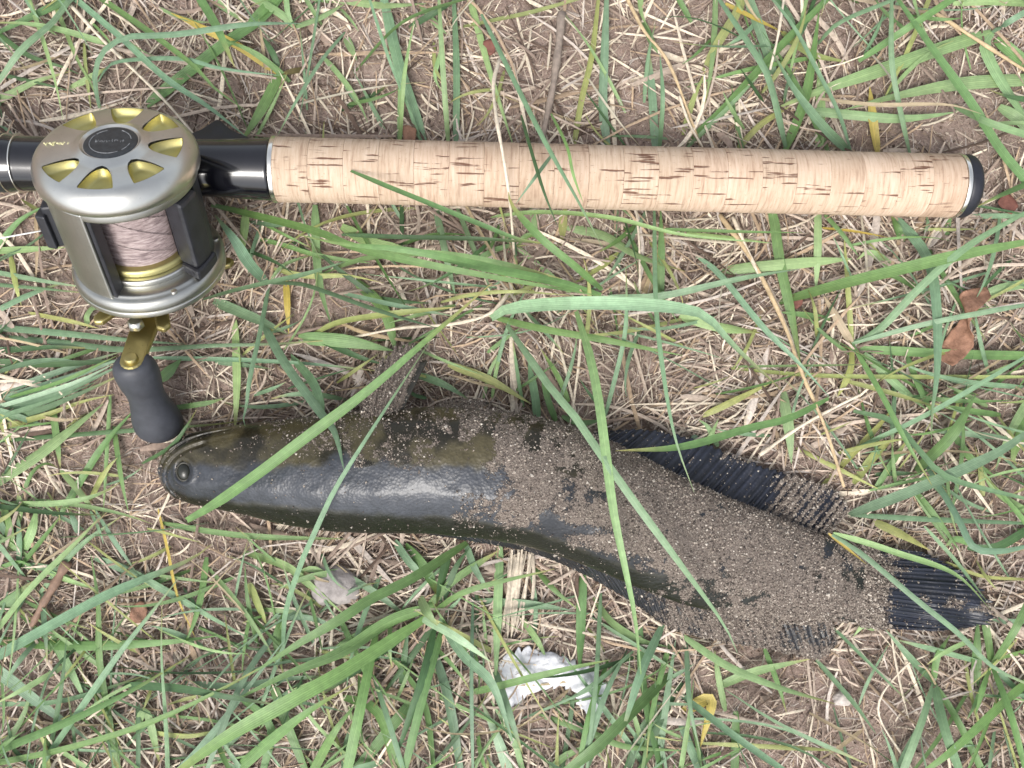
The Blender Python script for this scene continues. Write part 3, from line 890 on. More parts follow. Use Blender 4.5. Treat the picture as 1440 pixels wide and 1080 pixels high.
def build_fish():
    base = P(700, 670, 0)
    fish = empty('fish', (base[0], base[1], 0), 'dead dark snakehead fish coated with sand lying on its side', 'fish')
    off = np.array([base[0], base[1], 0])
    # ---- body
    nx, nth = 520, 200
    u = np.linspace(0, 1, nx)
    xs = 223.5 + (1232 - 223.5) * (u * .9 + .1 * u * u) if False else np.r_[223.5 + 40 * np.linspace(0, 1, 70, endpoint=False) ** 2, np.linspace(263.5, 1232, nx - 70)]
    st = FISH_ST
    from_x = st[:, 0]
    def smoothint(col):
        v = np.interp(xs, from_x, st[:, col])
        k = np.ones(13) / 13
        vp = np.pad(v, 6, mode='edge')
        s = np.convolve(vp, k, 'valid')
        wgt = smooth(262, 300, xs) * (1 - smooth(1190, 1215, xs))
        return v * (1 - wgt) + s * wgt
    yt, yb, hz = smoothint(1), smoothint(2), smoothint(3)
    th = np.linspace(0, 2 * np.pi, nth, endpoint=False)
    e = 2 / 2.35
    cy = np.sign(np.cos(th)) * np.abs(np.cos(th)) ** e
    sz = np.sign(np.sin(th)) * np.abs(np.sin(th)) ** e
    # towards the back the section rolls off earlier than towards the belly
    roll = np.where((np.sin(th) > 0), np.clip((cy - .25) / .75, 0, 1) ** 1.5 * .55, 0)
    sz = sz - roll * np.clip(sz, 0, 1)
    ymid = (yt + yb) / 2; yh = (yb - yt) / 2
    Xp = np.repeat(xs[:, None], nth, 1)
    Yp = ymid[:, None] + yh[:, None] * cy[None, :]
    zc = FZ + hz
    # the back of the head is a little flatter than the flank
    Z = zc[:, None] + hz[:, None] * sz[None, :]
    Xf, Yf = Xp.ravel(), Yp.ravel()
    mud = fish_mud(Xf, Yf)
    upper = (sz > -.1)[None, :].repeat(nx, 0).ravel()
    # grooves: mouth, gill cover
    dz = np.zeros_like(Xf)
    def groove(path, width, depth, ridge=0):
        path = np.array(path, float); best = np.full(len(Xf), 1e9)
        pp = catmull(path, 60)
        for a, b in zip(pp[:-1], pp[1:]):
            d = b - a; L = (d ** 2).sum()
            t = np.clip(((Xf - a[0]) * d[0] + (Yf - a[1]) * d[1]) / L, 0, 1)
            best = np.minimum(best, np.hypot(Xf - a[0] - t * d[0], Yf - a[1] - t * d[1]))
        return -depth * np.exp(-(best / width) ** 2) + ridge * np.exp(-((best - width * 2.2) / width) ** 2)
    dz += groove([(240, 699), (231, 684), (229, 664), (238, 645), (258, 626), (286, 613), (330, 603)], 2.6, 1.5, .35)
    dz += groove([(252, 697), (243, 680), (242, 662), (252, 645), (270, 632), (296, 622)], 2.2, .8, .2)
    # eye socket
    re = np.hypot((Xf - 270) / 11, (Yf - 660) / 14)
    dz += -1.2 * np.exp(-re ** 4) + .7 * np.exp(-((re - 1.35) / .3) ** 2)
    lump = (fbm(Xf, Yf, 30, 3, 61) - .5) * 1.2 + mud * (fbm(Xf, Yf, 7, 3, 62) - .4) * .9
    Zf = Z.ravel() + (dz + lump * np.clip(hz.repeat(nth) / 12, .1, 1)) * np.clip(np.tile(sz, nx) * 2, 0, 1)
    k = S * (D - Zf) / D
    # silhouette belongs to mid height: convert with the height of the section centre
    kz = (S * (D - zc) / D).repeat(nth)
    V = np.stack([(Xf - 720) * kz, (540 - Yf) * kz, Zf], 1) - off
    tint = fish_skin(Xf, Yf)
    F = grid_faces(nx, nth, True)
    # close ends
    V = np.vstack([V, V[:nth].mean(0), V[-nth:].mean(0)])
    tint = np.vstack([tint, tint[0], tint[-1]]); mudv = np.r_[mud, 0, mud[-1]]
    q = np.arange(nth); q2 = (q + 1) % nth
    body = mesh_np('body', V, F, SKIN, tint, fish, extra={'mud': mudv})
    bm = bmesh.new(); bm.from_mesh(body.data)
    be = [e_ for e_ in bm.edges if e_.is_boundary]
    bmesh.ops.holes_fill(bm, edges=be)
    bmesh.ops.recalc_face_normals(bm, faces=bm.faces)
    for f in bm.faces: f.smooth = True
    bm.to_mesh(body.data); bm.free()
    sel = upper & (np.tile(sz, nx) > .02)
    surf = [np.c_[V[:-2][sel], mud[sel]]]
    # ---- eye
    ez = FZ + 2 * np.interp(270, st[:, 0], st[:, 3]) - 1.2
    ec = P(270, 660, ez * .55) ; ec[2] = ez
    ec -= off
    th2 = np.linspace(0, np.pi, 14)
    eye = lathe('eye', [(max(.02, 3.0 * math.sin(t)), 1.7 * math.cos(t)) for t in th2], EYE, fish, 28)
    eye.location = Vector(ec * .001); eye.scale = (.92, 1.15, 1)
    ring = lathe('eye_ring', [(3.1 + .55 * math.cos(t), .55 * math.sin(t)) for t in np.linspace(0, 2 * np.pi, 13)], EYERING, eye, 32)
    ring.location = (0, 0, .0003)
    # ---- fins: ruled sheets with raised rays
    def fin(name, inner, outer, zi, zo, rays, tintc, mudf, nu=None, nv=16, amp=.45, ripple=.8, seed=0, reg=.45, groove_clean=.22):
        nu = nu or rays * 6
        a = catmull(np.array(inner, float), nu); b = catmull(np.array(outer, float), nu)
        zi_ = np.interp(np.linspace(0, 1, nu), np.linspace(0, 1, len(zi)), zi); zo_ = np.interp(np.linspace(0, 1, nu), np.linspace(0, 1, len(zo)), zo)
        v = np.linspace(0, 1, nv)
        u = np.linspace(0, 1, nu)
        ph = u * rays * 2 * np.pi
        ph = ph + 2.2 * (vnoise(u * rays, np.zeros(nu), 2.5, seed + 70) - .5)
        o1 = np.zeros(nu)
        ray = reg * (.5 + .5 * np.cos(ph)) * (.5 + .5 * hash2(np.floor(u * rays + .5), np.ones(nu), seed + 6)) + (1 - reg) * smooth(.25, .8, fbm(u * rays, o1, 1.3, 3, seed + 33))
        rag = (hash2(np.floor(u * rays + .5), np.zeros(nu), seed + 5) - .5) * .05 + .025 * np.cos(ph)
        X = a[:, 0:1] + (b[:, 0:1] - a[:, 0:1]) * v[None] * (1 + rag[:, None]); Y = a[:, 1:2] + (b[:, 1:2] - a[:, 1:2]) * v[None] * (1 + rag[:, None])
        Zz = zi_[:, None] * (1 - v[None]) + zo_[:, None] * v[None]
        Zz = Zz + amp * ray[:, None] * (1 - .5 * v[None]) + ripple * (fbm(X, Y, 40, 2, 90 + seed) - .5) * v[None] * 2 + amp * .5 * (fbm(np.repeat(u[:, None] * rays, nv, 1), np.repeat(v[None] * 2.5, nu, 0), 1.2, 3, seed + 77) - .5)
        zc_ = Zz
        k = S * (D - zc_) / D
        V = np.stack([(X - 720) * k, (540 - Y) * k, Zz], -1) - off
        U2, V2 = np.meshgrid(u * rays, v * 3.0, indexing='ij')
        strk = (fbm(U2, V2, 1.1, 3, seed + 55) - .5).ravel()
        md = mudf(X.ravel(), Y.ravel())
        md = md - (groove_clean * (1 - ray))[:, None].repeat(nv, 1).ravel() + strk * .8 * np.clip(md * 3, .25, 1)
        tc = np.array(tintc)[None, :] * (.5 + 1.1 * ray[:, None].repeat(nv, 1).ravel()[:, None])
        Vt = V.reshape(-1, 3)
        # closed thin sheet: add an underside
        nrm = .35
        Vb = Vt.copy(); Vb[:, 2] -= nrm
        F = grid_faces(nu, nv); nn = nu * nv
        Fb = F[:, ::-1] + nn
        rim = []
        bd = [i * nv for i in range(nu)] + [(nu - 1) * nv + j for j in range(1, nv)] + [i * nv + nv - 1 for i in range(nu - 2, -1, -1)] + [j for j in range(nv - 2, 0, -1)]
        for q in range(len(bd)):
            a_, b_ = bd[q], bd[(q + 1) % len(bd)]
            rim.append((a_, b_, b_ + nn, a_ + nn))
        Fall = np.vstack([F, Fb, np.array(rim)])
        o = mesh_np(name, np.vstack([Vt, Vb]), Fall, FINM, np.vstack([tc, tc]), fish, extra={'mud': np.r_[md, md]})
        bm = bmesh.new(); bm.from_mesh(o.data); bmesh.ops.recalc_face_normals(bm, faces=bm.faces); bm.to_mesh(o.data); bm.free()
        surf.append(np.c_[Vt, np.clip(md, 0, 1)])
        return o
    INK = (.012, .015, .026)
    def anal_mud(x, y):
        return np.clip(1.25 * smooth(1010, 1130, x + (fbm(x, y, 40, 3, 12) - .5) * 160) * .95 + .05 + (smooth(.5, .62, fbm(x, y, 22, 3, 13)) * .45) * smooth(900, 1000, x), 0, 1.3)
    fin('anal_fin', [(818, 612), (860, 632), (930, 664), (1000, 695), (1070, 722), (1130, 744), (1162, 756)],
        [(850, 606), (905, 604), (975, 618), (1040, 645), (1110, 668), (1170, 688), (1196, 716)],
        [13, 12, 11, 9, 7.5, 6], [9, 8.5, 7, 6, 5, 4], 36, INK, anal_mud, nu=420, nv=30, reg=.75, groove_clean=1.25, amp=1.5, ripple=2.2, seed=1)
    def dors_mud(x, y):
        return np.clip(.2 + smooth(850, 960, x + (fbm(x, y, 40, 3, 14) - .5) * 90) * .72 + (fbm(x, y, 14, 3, 15) - .5) * .4
                       - .32 * np.exp(-((x - 1138) / 30) ** 2 - ((y - 895) / 20) ** 2), 0, 1)
    fin('dorsal_fin', [(530, 738), (600, 740), (675, 747), (750, 764), (820, 788), (885, 816), (960, 844), (1040, 862), (1110, 868), (1168, 864)],
        [(562, 745), (660, 761), (742, 776), (815, 805), (884, 844), (950, 886), (1030, 904), (1095, 915), (1150, 926), (1178, 905)],
        [15, 15, 15, 14, 13, 11, 9, 7, 5.5, 5], [9, 8, 7, 6.5, 6, 5, 4.5, 4, 3.5, 3.5], 78, (.012, .013, .016), dors_mud, nu=620, nv=20, groove_clean=.42, amp=.75, ripple=1.6, reg=.6, seed=2)
    def tail_mud(x, y):
        m = 1.3 - 1.25 * smooth(1215, 1285, x + (fbm(x, y, 30, 3, 16) - .5) * 70)
        m = m + .75 * np.exp(-((y - 838 - (x - 1290) * .24) / 13) ** 2) * smooth(.40, .62, fbm(x, y, 24, 3, 18) + .15 * smooth(1290, 1390, x))
        return np.clip(m + (fbm(x, y, 12, 3, 17) - .5) * .25, 0, 1.3)
    fin('tail_fin', [(1212, 766), (1206, 780), (1202, 800), (1200, 822), (1200, 845), (1203, 865), (1212, 882)],
        [(1296, 776), (1348, 802), (1380, 832), (1396, 856), (1399, 870), (1376, 880), (1316, 888)],
        [5, 6.5, 7.5, 8, 7.5, 6, 4.5], [4, 4.5, 5, 7.5, 6.5, 4, 3], 24, INK, tail_mud, nu=260, nv=60, groove_clean=.55, amp=1.1, ripple=3.0, seed=3)
    def pec_mud(x, y):
        return np.clip(1.1 - smooth(572, 630, y) * .7 + (fbm(x, y, 14, 3, 19) - .5) * .5 - .7 * smooth(4, 14, x - (553 + (575 - y) * .42)), 0, 1)
    fin('pectoral_fin', [(498, 655), (508, 657), (518, 656), (530, 650)],
        [(512, 552), (534, 512), (572, 482), (600, 510)],
        [36.0, 37.5, 37.5, 36.0], [24, 18, 14, 12], 11, (.03, .028, .022), pec_mud, nv=40, amp=.8, ripple=2, seed=4)
    fin('pelvic_fin', [(612, 580), (640, 578), (668, 578)], [(618, 566), (655, 560), (692, 566)], [15, 17, 16], [9, 9, 10], 7, (.05, .045, .035), lambda x, y: np.full_like(x, .8), nv=12, amp=.5, ripple=1, seed=5)
    # ---- sand grains stuck to the skin
    allp = np.vstack(surf)
    wgt = np.clip(allp[:, 3] - .12, 0, 1) ** 1.2 + .012
    idx = RNG.choice(len(allp), 42000, p=wgt / wgt.sum())
    n_ = len(idx)
    szs = RNG.gamma(2.2, .085, n_) + .11
    pos = allp[idx, :3] + np.c_[RNG.normal(0, .35, (n_, 2)), szs * .25]
    g = grains('sand_coat', pos, szs, pick(MUDC, n_, [.28, .28, .2, .16, .08]), GRAIN, fish)
    tag(g, 'grey brown sand grains stuck on the skin', kind='stuff')
    return fish
FISH = build_fish()

# ------------------------------------------------------------------ grass: traced plants
CG = {'g': lin(126, 162, 98), 'b': lin(142, 174, 136), 'l': lin(164, 194, 134), 'y': lin(184, 190, 120), 'd': lin(88, 122, 78),
      'o': lin(214, 190, 100), 'w': lin(228, 216, 195), 's': lin(204, 182, 148), 'p': lin(180, 210, 174), 'n': lin(130, 114, 70)}
ZP = {'L': (1, 3.5, 5, 3), 'M': (1, 12, 18, 14), 'H': (38, 50, 52, 46), 'U': (1, 2, 2, 2), 'R': (2, 16, 26, 30), 'F': (1, 4, 3, 2), 'T': (2, 24, 36, 24)}

PLANTS = [
 # name label, base px, blades
 ('thin grass fan above the reel, its blades arching back over bare soil', (200, 30), [
   ('102,0 70,35 30,70 0,112', 9, 'b', 'M'), ('95,0 40,25 0,45', 10, 'g', 'L'), ('42,0 67,77 80,125 89,170', 7, 'l', 'M'), ('75,0 108,82 128,118 141,152', 6, 'l', 'L'),
   ('108,0 167,50 233,110 293,150 352,197', 8, 'b', 'M'), ('145,0 213,47 273,93 303,125 345,155', 8, 'g', 'M'), ('140,152 133,110 144,74 175,53 220,50 260,47 350,34 425,33', 8, 'b', 'T'),
   ('138,115 156,90 200,83 260,83 300,94 345,101 392,106', 7, 'b', 'M'), ('205,148 253,110 317,60 367,26 392,0', 16, 'g', 'L'), ('280,-5 306,40 330,95', 11, 'g', 'M'),
   ('0,140 50,115 100,100', 10, 'l', 'F'), ('0,50 40,78 90,95 115,106', 7, 'd', 'F'), ('0,105 60,118 110,131', 5, 'd', 'F'), ('95,127 125,110 150,95', 8, 'l', 'F'), ('118,60 121,100 128,155', 5, 'y', 'F'),]),
 ('grass shoot with a yellow blade and brown stalk above the reel seat trigger', (393, 104), [
   ('393,104 365,85 330,62 285,40 240,18', 10, 'o', 'L'), ('428,97 412,100 393,104', 9, 'n', 'F'), ('393,104 370,150 338,202', 14, 'g', 'L'), ('393,104 385,78 368,50', 8, 'd', 'L'),]),
 ('light green grass blades meeting in a point above the cork grip start', (415, 38), [
   ('415,38 395,20 355,-5', 10, 'l', 'L'), ('415,38 450,25 485,5', 10, 'l', 'L'), ('412,36 405,20 402,-5', 8, 'l', 'L'), ('350,32 365,18 385,0', 12, 'g', 'L'), ('485,45 450,88 415,145 388,195', 6, 'b', 'M'), ('300,0 335,25 350,33', 10, 'l', 'F'),]),
 ('upright blue-green grass blades passing behind the cork grip', (620, 215), [
   ('598,208 580,150 560,88 540,0', 14, 'b', 'L'), ('596,204 548,85 520,0', 6, 'b', 'M'), ('562,205 568,110 583,25', 6, 'l', 'M'), ('560,205 562,110 560,60', 5, 'l', 'F'), ('641,210 642,100 638,-5', 9, 'b', 'L'), ('631,210 623,100 617,-5', 7, 'l', 'M'),
   ('500,100 547,47 587,20 665,-5', 10, 'g', 'M'), ('480,0 540,8 600,5', 10, 'l', 'F'), ('590,5 610,30 628,48', 7, 'l', 'F'), ('480,155 530,130 545,118', 7, 'd', 'F'), ('485,50 497,75 502,85', 10, 'l', 'F'), ('625,60 615,90 612,110 622,130', 6, 'l', 'F'), ('610,60 612,95 625,120', 5, 'y', 'F'),]),
 ('long green blades leaning over the middle of the cork grip', (700, 240), [
   ('677,20 713,93 763,193 813,283 850,353', 7, 'b', 'H'), ('660,-5 688,98 724,212', 9, 'l', 'L'), ('733,162 745,205 765,270 785,320', 5, 'd', 'H'), ('776,218 752,250 725,287', 5, 'b', 'H'), ('775,160 797,205 806,245 820,285', 4, 'g', 'H'),
   ('847,408 807,373 763,337 722,292 715,270', 10, 'g', 'H'), ('493,240 545,262 597,283 680,317 733,337 790,345', 7, 'g', 'H'),]),
 ('yellow-green grass blades standing beside the grey dry stick', (830, 200), [
   ('806,212 818,140 832,80 842,-5', 8, 'y', 'L'), ('855,212 848,150 850,80 853,-5', 12, 'b', 'L'), ('880,206 850,165 818,122', 4, 'd', 'L'), ('630,42 700,27 747,17 818,-3', 7, 'y', 'L'), ('900,-5 902,20 915,45', 10, 'l', 'F'),
   ('922,214 917,130 912,65', 11, 'b', 'F'), ('927,214 932,140 928,75', 6, 'b', 'M'), ('905,30 915,55 925,75', 9, 'g', 'F'),]),
 ('crossing broad green blades above the butt end of the cork grip', (1120, 200), [
   ('960,206 1020,150 1083,80 1165,-3', 13, 'g', 'L'), ('966,208 1030,145 1090,80', 7, 'b', 'F'), ('1105,207 1083,117 1063,77 1010,-3', 9, 'b', 'M'), ('1090,110 1075,60 1052,-3', 13, 'b', 'L'), ('1104,212 1130,145 1142,87 1152,15', 13, 'g', 'L'),
   ('1197,216 1160,180 1120,130 1090,80 1078,68', 12, 'b', 'M'), ('1197,214 1180,160 1150,100 1118,40 1085,-3', 6, 'b', 'M'), ('1280,218 1265,150 1254,85 1254,-5', 7, 'b', 'M'), ('1035,212 1070,175 1110,150', 8, 'y', 'F'), ('1152,213 1154,140 1151,85', 12, 'l', 'U'),
   ('990,100 1010,60 1035,20 1045,-3', 12, 'y', 'F'), ('1020,5 1060,25 1110,50', 6, 'o', 'L'), ('1035,-3 1040,10 1050,20', 9, 'l', 'F'), ('960,190 975,140 992,100', 8, 'y', 'F'), ('1100,45 1140,75 1195,88', 10, 'y', 'F'),
   ('1118,60 1130,40 1145,0', 6, 'd', 'F'), ('1120,45 1105,15 1085,-5', 8, 'd', 'F')]),
 ('wide pale green blades lying over bare soil above the black butt cap', (1390, 50), [
   ('1395,46 1330,66 1243,97 1160,125 1085,155', 17, 'l', 'F'), ('1445,112 1350,118 1260,135 1185,155', 17, 'l', 'L'), ('1130,155 1200,162 1262,167 1310,163 1346,157', 12, 'l', 'L'), ('1145,138 1230,147 1330,147 1380,160', 5, 's', 'M'),
   ('1235,217 1228,170 1223,122', 12, 'o', 'L'), ('1445,260 1400,200 1370,150 1320,80 1260,-5', 12, 'g', 'M'), ('1207,86 1280,37 1342,-3', 9, 'g', 'M'), ('1150,62 1180,32 1255,0', 7, 'b', 'M'), ('1214,80 1235,40 1245,10', 6, 'b', 'F'),
   ('1395,46 1385,65 1405,110 1445,170', 15, 'l', 'F'), ('1400,55 1420,70 1445,92', 16, 'g', 'F'), ('1395,46 1420,30 1445,15', 8, 'b', 'M'), ('1340,148 1390,172 1445,190', 9, 'l', 'M'), ('1445,258 1400,278 1375,290', 8, 'g', 'M'), ('1340,5 1390,2 1445,5', 9, 'l', 'F'), ('1405,150 1430,165 1445,180', 14, 'l', 'F'), ('1320,20 1260,10 1200,-2', 5, 's', 'F')]),
 ('tuft of blue-green blades spreading right of the reel under the cork grip', (375, 398), [
   ('297,288 360,303 447,326 506,350 622,376 780,405 850,417', 10, 'g', 'T'), ('376,398 350,370 328,335 302,302', 15, 'b', 'M'), ('340,355 344,320 346,290', 11, 'l', 'F'), ('443,288 445,360 452,410 466,458', 11, 'l', 'L'),
   ('285,421 330,408 377,397 430,385 485,368', 8, 'b', 'M'), ('376,398 420,399 457,410 533,437 617,462', 9, 'b', 'M'), ('300,423 345,442 375,455 405,470', 14, 'b', 'L'), ('367,450 400,510 443,570 470,607 484,662', 12, 'b', 'R'), ('408,500 440,538 458,585 468,604', 12, 'b', 'M'),
   ('378,403 365,470 350,540 345,600', 6, 'b', 'M'), ('330,450 333,533 330,612', 12, 'l', 'L'), ('402,395 404,430 406,470', 9, 'o', 'F'), ('385,378 430,388 490,388 540,398', 7, 'y', 'L'), ('360,335 400,345 450,360 520,370', 6, 'g', 'L'),
   ('380,395 400,372 440,358', 6, 'l', 'F'), ('365,312 400,330 440,350', 4, 'g', 'F')]),
 ('sheaf of long blue-green blades fanning out beneath the crank', (-15, 520), [
   ('-10,460 90,469 178,478 260,484', 9, 'b', 'L'), ('-10,473 90,482 178,492 300,486 380,484 485,477', 8, 'b', 'L'), ('-10,566 100,530 182,500', 10, 'b', 'L'), ('-10,583 90,550 178,510', 10, 'b', 'L'), ('-10,556 90,520 172,494', 8, 'b', 'L'), ('-10,594 60,575 120,550 182,522', 9, 'd', 'L'),
   ('-10,510 100,511 172,506', 11, 'd', 'L'), ('-10,494 70,488 130,490', 8, 'd', 'L'), ('215,503 300,505 360,507 440,512 535,522', 6, 'b', 'L'), ('-10,382 60,395 125,405', 7, 'b', 'L'), ('-10,400 50,405 130,413', 6, 'b', 'L'), ('-10,440 40,415 95,395', 8, 'b', 'F'), ('40,440 100,452 140,462', 6, 'y', 'L'), ('-10,590 80,560 140,535', 7, 'b', 'M'), ('-10,575 100,540 160,512', 6, 'p', 'M'), ('10,560 90,535 165,500', 5, 'g', 'M'),
   ('125,460 122,445 133,432 150,438', 9, 'l', 'F')]),
 ('grass blades crossing the soil between the crank knob and the fish snout', (90, 720), [
   ('0,675 50,643 93,610 145,568', 15, 'l', 'L'), ('-5,620 150,608 300,597 348,590', 6, 'd', 'L'), ('86,722 120,665 150,620 190,575', 10, 'g', 'L'), ('160,600 170,670 181,722', 8, 'g', 'L'), ('155,555 150,640 145,725', 5, 'l', 'L'), ('200,652 240,628 262,600 277,575', 6, 'd', 'M'),
   ('-5,602 60,585 115,565 160,555', 8, 'y', 'F'), ('20,645 5,600 0,590', 8, 'y', 'F'), ('72,560 80,620 85,660', 9, 'g', 'F'), ('85,660 110,690 135,722', 8, 'l', 'F'), ('30,700 45,665 65,652 85,660', 6, 'g', 'F'), ('225,535 240,520 255,505', 14, 'g', 'F'), ('235,575 290,567 315,560', 7, 'g', 'F'), ('25,740 28,715 25,690', 10, 'l', 'F')]),
 ('broad bright blade sweeping diagonally over the fish head', (262, 730), [
   ('262,732 300,710 360,668 430,615 520,547 600,478 692,398', 14, 'g', (30, 42, 48, 50, 52, 52, 46)), ]),
 ('thin blue-green stalk leaning across the fish behind its head', (398, 925), [
   ('398,925 401,863 423,793 442,750 470,690 513,620 567,537 608,475', 7, 'b', (2, 20, 34, 42, 46, 48, 44, 34)), ]),
 ('pale arched blade and crossing blades on the open ground between grip and fish', (690, 450), [
   ('690,448 720,433 813,426 900,428 960,434 995,446 1033,487 1087,537 1100,550', 17, 'p', (3, 30, 48, 52, 50, 46, 36, 20, 6)), ('845,415 780,396 693,378 580,353 480,343 420,330', 12, 'g', 'T'), ('453,385 490,370 533,360 600,356 700,370 790,392', 11, 'l', 'M'),
   ('480,318 520,340 560,350 590,356', 14, 'l', 'L'), ('420,475 487,480 553,493', 18, 'g', 'L'), ('435,470 500,500 545,514', 9, 'd', 'L'), ('500,395 540,436 557,495', 14, 'g', 'L'), ('585,526 625,541 660,562', 10, 'b', 'L'),
   ('440,470 480,452 560,440 640,432', 8, 'y', 'M'), ('480,412 560,430 640,445', 6, 'b', 'M'), ('690,445 760,462 850,478 960,500', 9, 'g', 'M'), ('630,512 690,535 747,568', 11, 'y', 'L'), ('480,455 520,470 610,485', 5, 's', 'L'),
   ('480,330 560,333 680,336 760,342', 6, 'd', 'M'), ('620,425 660,415 720,410 800,415', 5, 'y', 'M'), ('560,345 610,330 660,330', 6, 'g', 'F')]),
 ('short upright green shoots growing against the fish belly', (760, 595), [
   ('756,590 752,555 743,508', 12, 'b', 'F'), ('782,592 770,560 762,518', 9, 'g', 'F'), ('736,572 730,540 721,478', 6, 'b', 'F'), ('800,565 785,530 760,490', 7, 'g', 'F'), ('680,560 690,520 710,485', 5, 'l', 'F'), ('692,560 698,520 706,490', 5, 'l', 'F'), ('790,585 815,595 850,590', 7, 'g', 'F'), ('600,560 582,555 575,545', 5, 'd', 'F')]),
 ('upright blades emerging below the cork grip towards the fish', (700, 300), [
   ('612,290 625,350 641,420', 9, 'b', 'F'), ('642,290 662,340 692,412', 7, 'b', 'F'), ('748,290 757,332', 10, 'l', 'F'), ('793,288 790,345', 11, 'y', 'F'), ('866,290 871,390', 9, 'b', 'F'), ('565,285 565,352', 6, 'd', 'F'), ('912,292 880,350 845,405', 6, 'b', 'L'),
   ('690,305 760,298 860,306 960,330 1085,342', 6, 'l', 'M'), ('797,320 850,332 897,360 965,382', 12, 'l', 'L'), ('800,336 860,345 935,381', 5, 's', 'L'), ('805,396 850,370 872,353', 12, 'y', 'F'), ('900,432 925,370 938,305', 12, 's', 'F'), ('928,430 930,360 929,290', 10, 'g', 'L'), ('888,432 920,415 960,412', 8, 'b', 'F'),
   ('845,418 930,416 1040,392 1125,378', 9, 'b', 'M'), ('850,590 877,480 881,420 880,370', 6, 'b', 'M'), ('718,350 745,330 765,340', 7, 'g', 'F'), ('640,385 700,350 740,345', 8, 'g', 'F'), ('715,355 720,330 728,380', 6, 'd', 'F')]),
 ('two long green blades crossing over the muddy fish flank', (720, 445), [
   ('810,437 830,503 843,570 851,630 863,720 880,803 893,870 904,975', 12, 'l', (10, 34, 44, 46, 46, 42, 32, 6)), ('713,457 740,497 782,556 800,574 840,632 888,700 963,802 1016,875 1037,918', 10, 'b', (10, 30, 40, 44, 46, 46, 42, 30, 16)),
   ('920,295 923,437 937,553 952,625 976,692', 6, 'b', (5, 22, 32, 36, 34)), ]),
 ('dark curved blade resting over the front of the anal fin', (1165, 560), [
   ('1166,560 1110,588 1053,602 960,628 865,634', 10, 'g', (6, 20, 26, 34, 36)), ('1098,545 1109,600 1113,652', 14, 'l', 'L'), ('985,640 1000,612 1010,590', 8, 'l', 'F'), ('975,612 985,635', 10, 'b', 'F'), ('1010,628 995,600 982,590', 7, 'l', 'F'), ('988,585 1030,565 1090,535', 10, 'y', 'F')]),
 ('grass shoot with radiating blades on open litter below the butt cap', (1198, 483), [
   ('1198,483 1192,400 1187,330', 8, 'y', 'L'), ('1198,483 1196,520 1178,558', 10, 'y', 'F'), ('1198,483 1183,458 1158,415', 10, 's', 'F'), ('1198,483 1240,555 1275,622 1312,685', 7, 'g', 'M'), ('1198,483 1235,465 1293,405 1360,347 1445,297', 10, 'b', 'M'), ('1198,483 1300,456 1380,440 1445,428', 7, 'b', 'M'),
   ('1205,490 1340,498 1445,500', 12, 'g', 'L'), ('1215,497 1260,540 1303,576', 11, 'l', 'F'), ('1225,478 1238,462 1250,450', 12, 'l', 'F'), ('1275,500 1300,560 1320,590', 8, 'g', 'L')]),
 ('long blades running from the cork grip to the right over dry litter', (1087, 427), [
   ('1083,285 1090,320 1097,370 1110,430 1126,512', 13, 'g', 'L'), ('955,412 1050,390 1125,378', 8, 'b', 'L'), ('1015,381 1090,373 1198,364', 14, 'l', 'L'), ('1087,427 1180,400 1260,380 1343,360 1445,340', 15, 'g', 'M'), ('1255,300 1303,360 1317,430 1318,520 1311,580 1310,625', 13, 'b', 'M'),
   ('1028,518 1150,528 1300,530 1445,530', 6, 'y', 'L'), ('1150,290 1150,350 1147,412', 10, 'l', 'F'), ('1160,302 1185,330 1207,360', 6, 'g', 'F'), ('980,360 1013,387 1073,460 1120,507 1168,560', 8, 'b', 'M'), ('1260,380 1225,355 1205,365', 11, 'l', 'F'), ('955,445 1010,460 1070,468', 12, 'l', 'F'),
   ('1270,340 1262,320 1252,300', 10, 'g', 'F'), ('1300,330 1305,315 1302,300', 6, 'b', 'F'), ('955,328 1010,333 1085,342', 6, 'l', 'F'), ('1150,320 1200,325 1255,335', 4, 'o', 'F'), ('1290,322 1330,323 1372,322', 5, 'y', 'F'), ('1380,415 1410,405 1445,398', 12, 'l', 'F'), ('1070,445 1050,490 1030,520', 5, 'y', 'F')]),
 ('crossing blue-green blades above the tail fin', (1195, 722), [
   ('1192,724 1250,703 1312,678 1400,638 1445,608', 14, 'b', 'M'), ('1195,724 1300,730 1445,736', 7, 'b', 'L'), ('1200,632 1290,590 1370,545 1445,500', 10, 'b', 'M'), ('1288,662 1340,610 1372,555', 14, 'g', 'M'), ('1200,578 1255,592 1290,630 1335,672 1445,702', 9, 'b', 'M'), ('1300,650 1345,725 1370,770 1410,775 1445,768', 9, 'b', 'M'),
   ('1150,690 1230,605 1255,575', 8, 'y', 'F'), ('1200,680 1230,640 1255,618', 11, 'y', 'F'), ('1230,690 1255,650 1275,620', 9, 'g', 'F'), ('1340,610 1370,650 1400,670', 10, 'g', 'F'), ('1445,565 1420,610 1400,660', 12, 'l', 'F'), ('1445,590 1425,640 1430,655', 14, 'g', 'F'), ('1310,605 1380,612 1430,618', 8, 'b', 'L'), ('1375,770 1345,758 1330,768', 9, 'g', 'F'), ('1360,770 1400,770 1445,745', 11, 'd', 'F'), ('1445,720 1400,690 1370,640', 9, 'l', 'F'), ('1120,630 1190,665 1240,690', 6, 'y', 'F'), ('1285,690 1310,720 1350,775', 9, 'g', 'L')]),
 ('thin blades trailing over the tail fin', (1170, 752), [
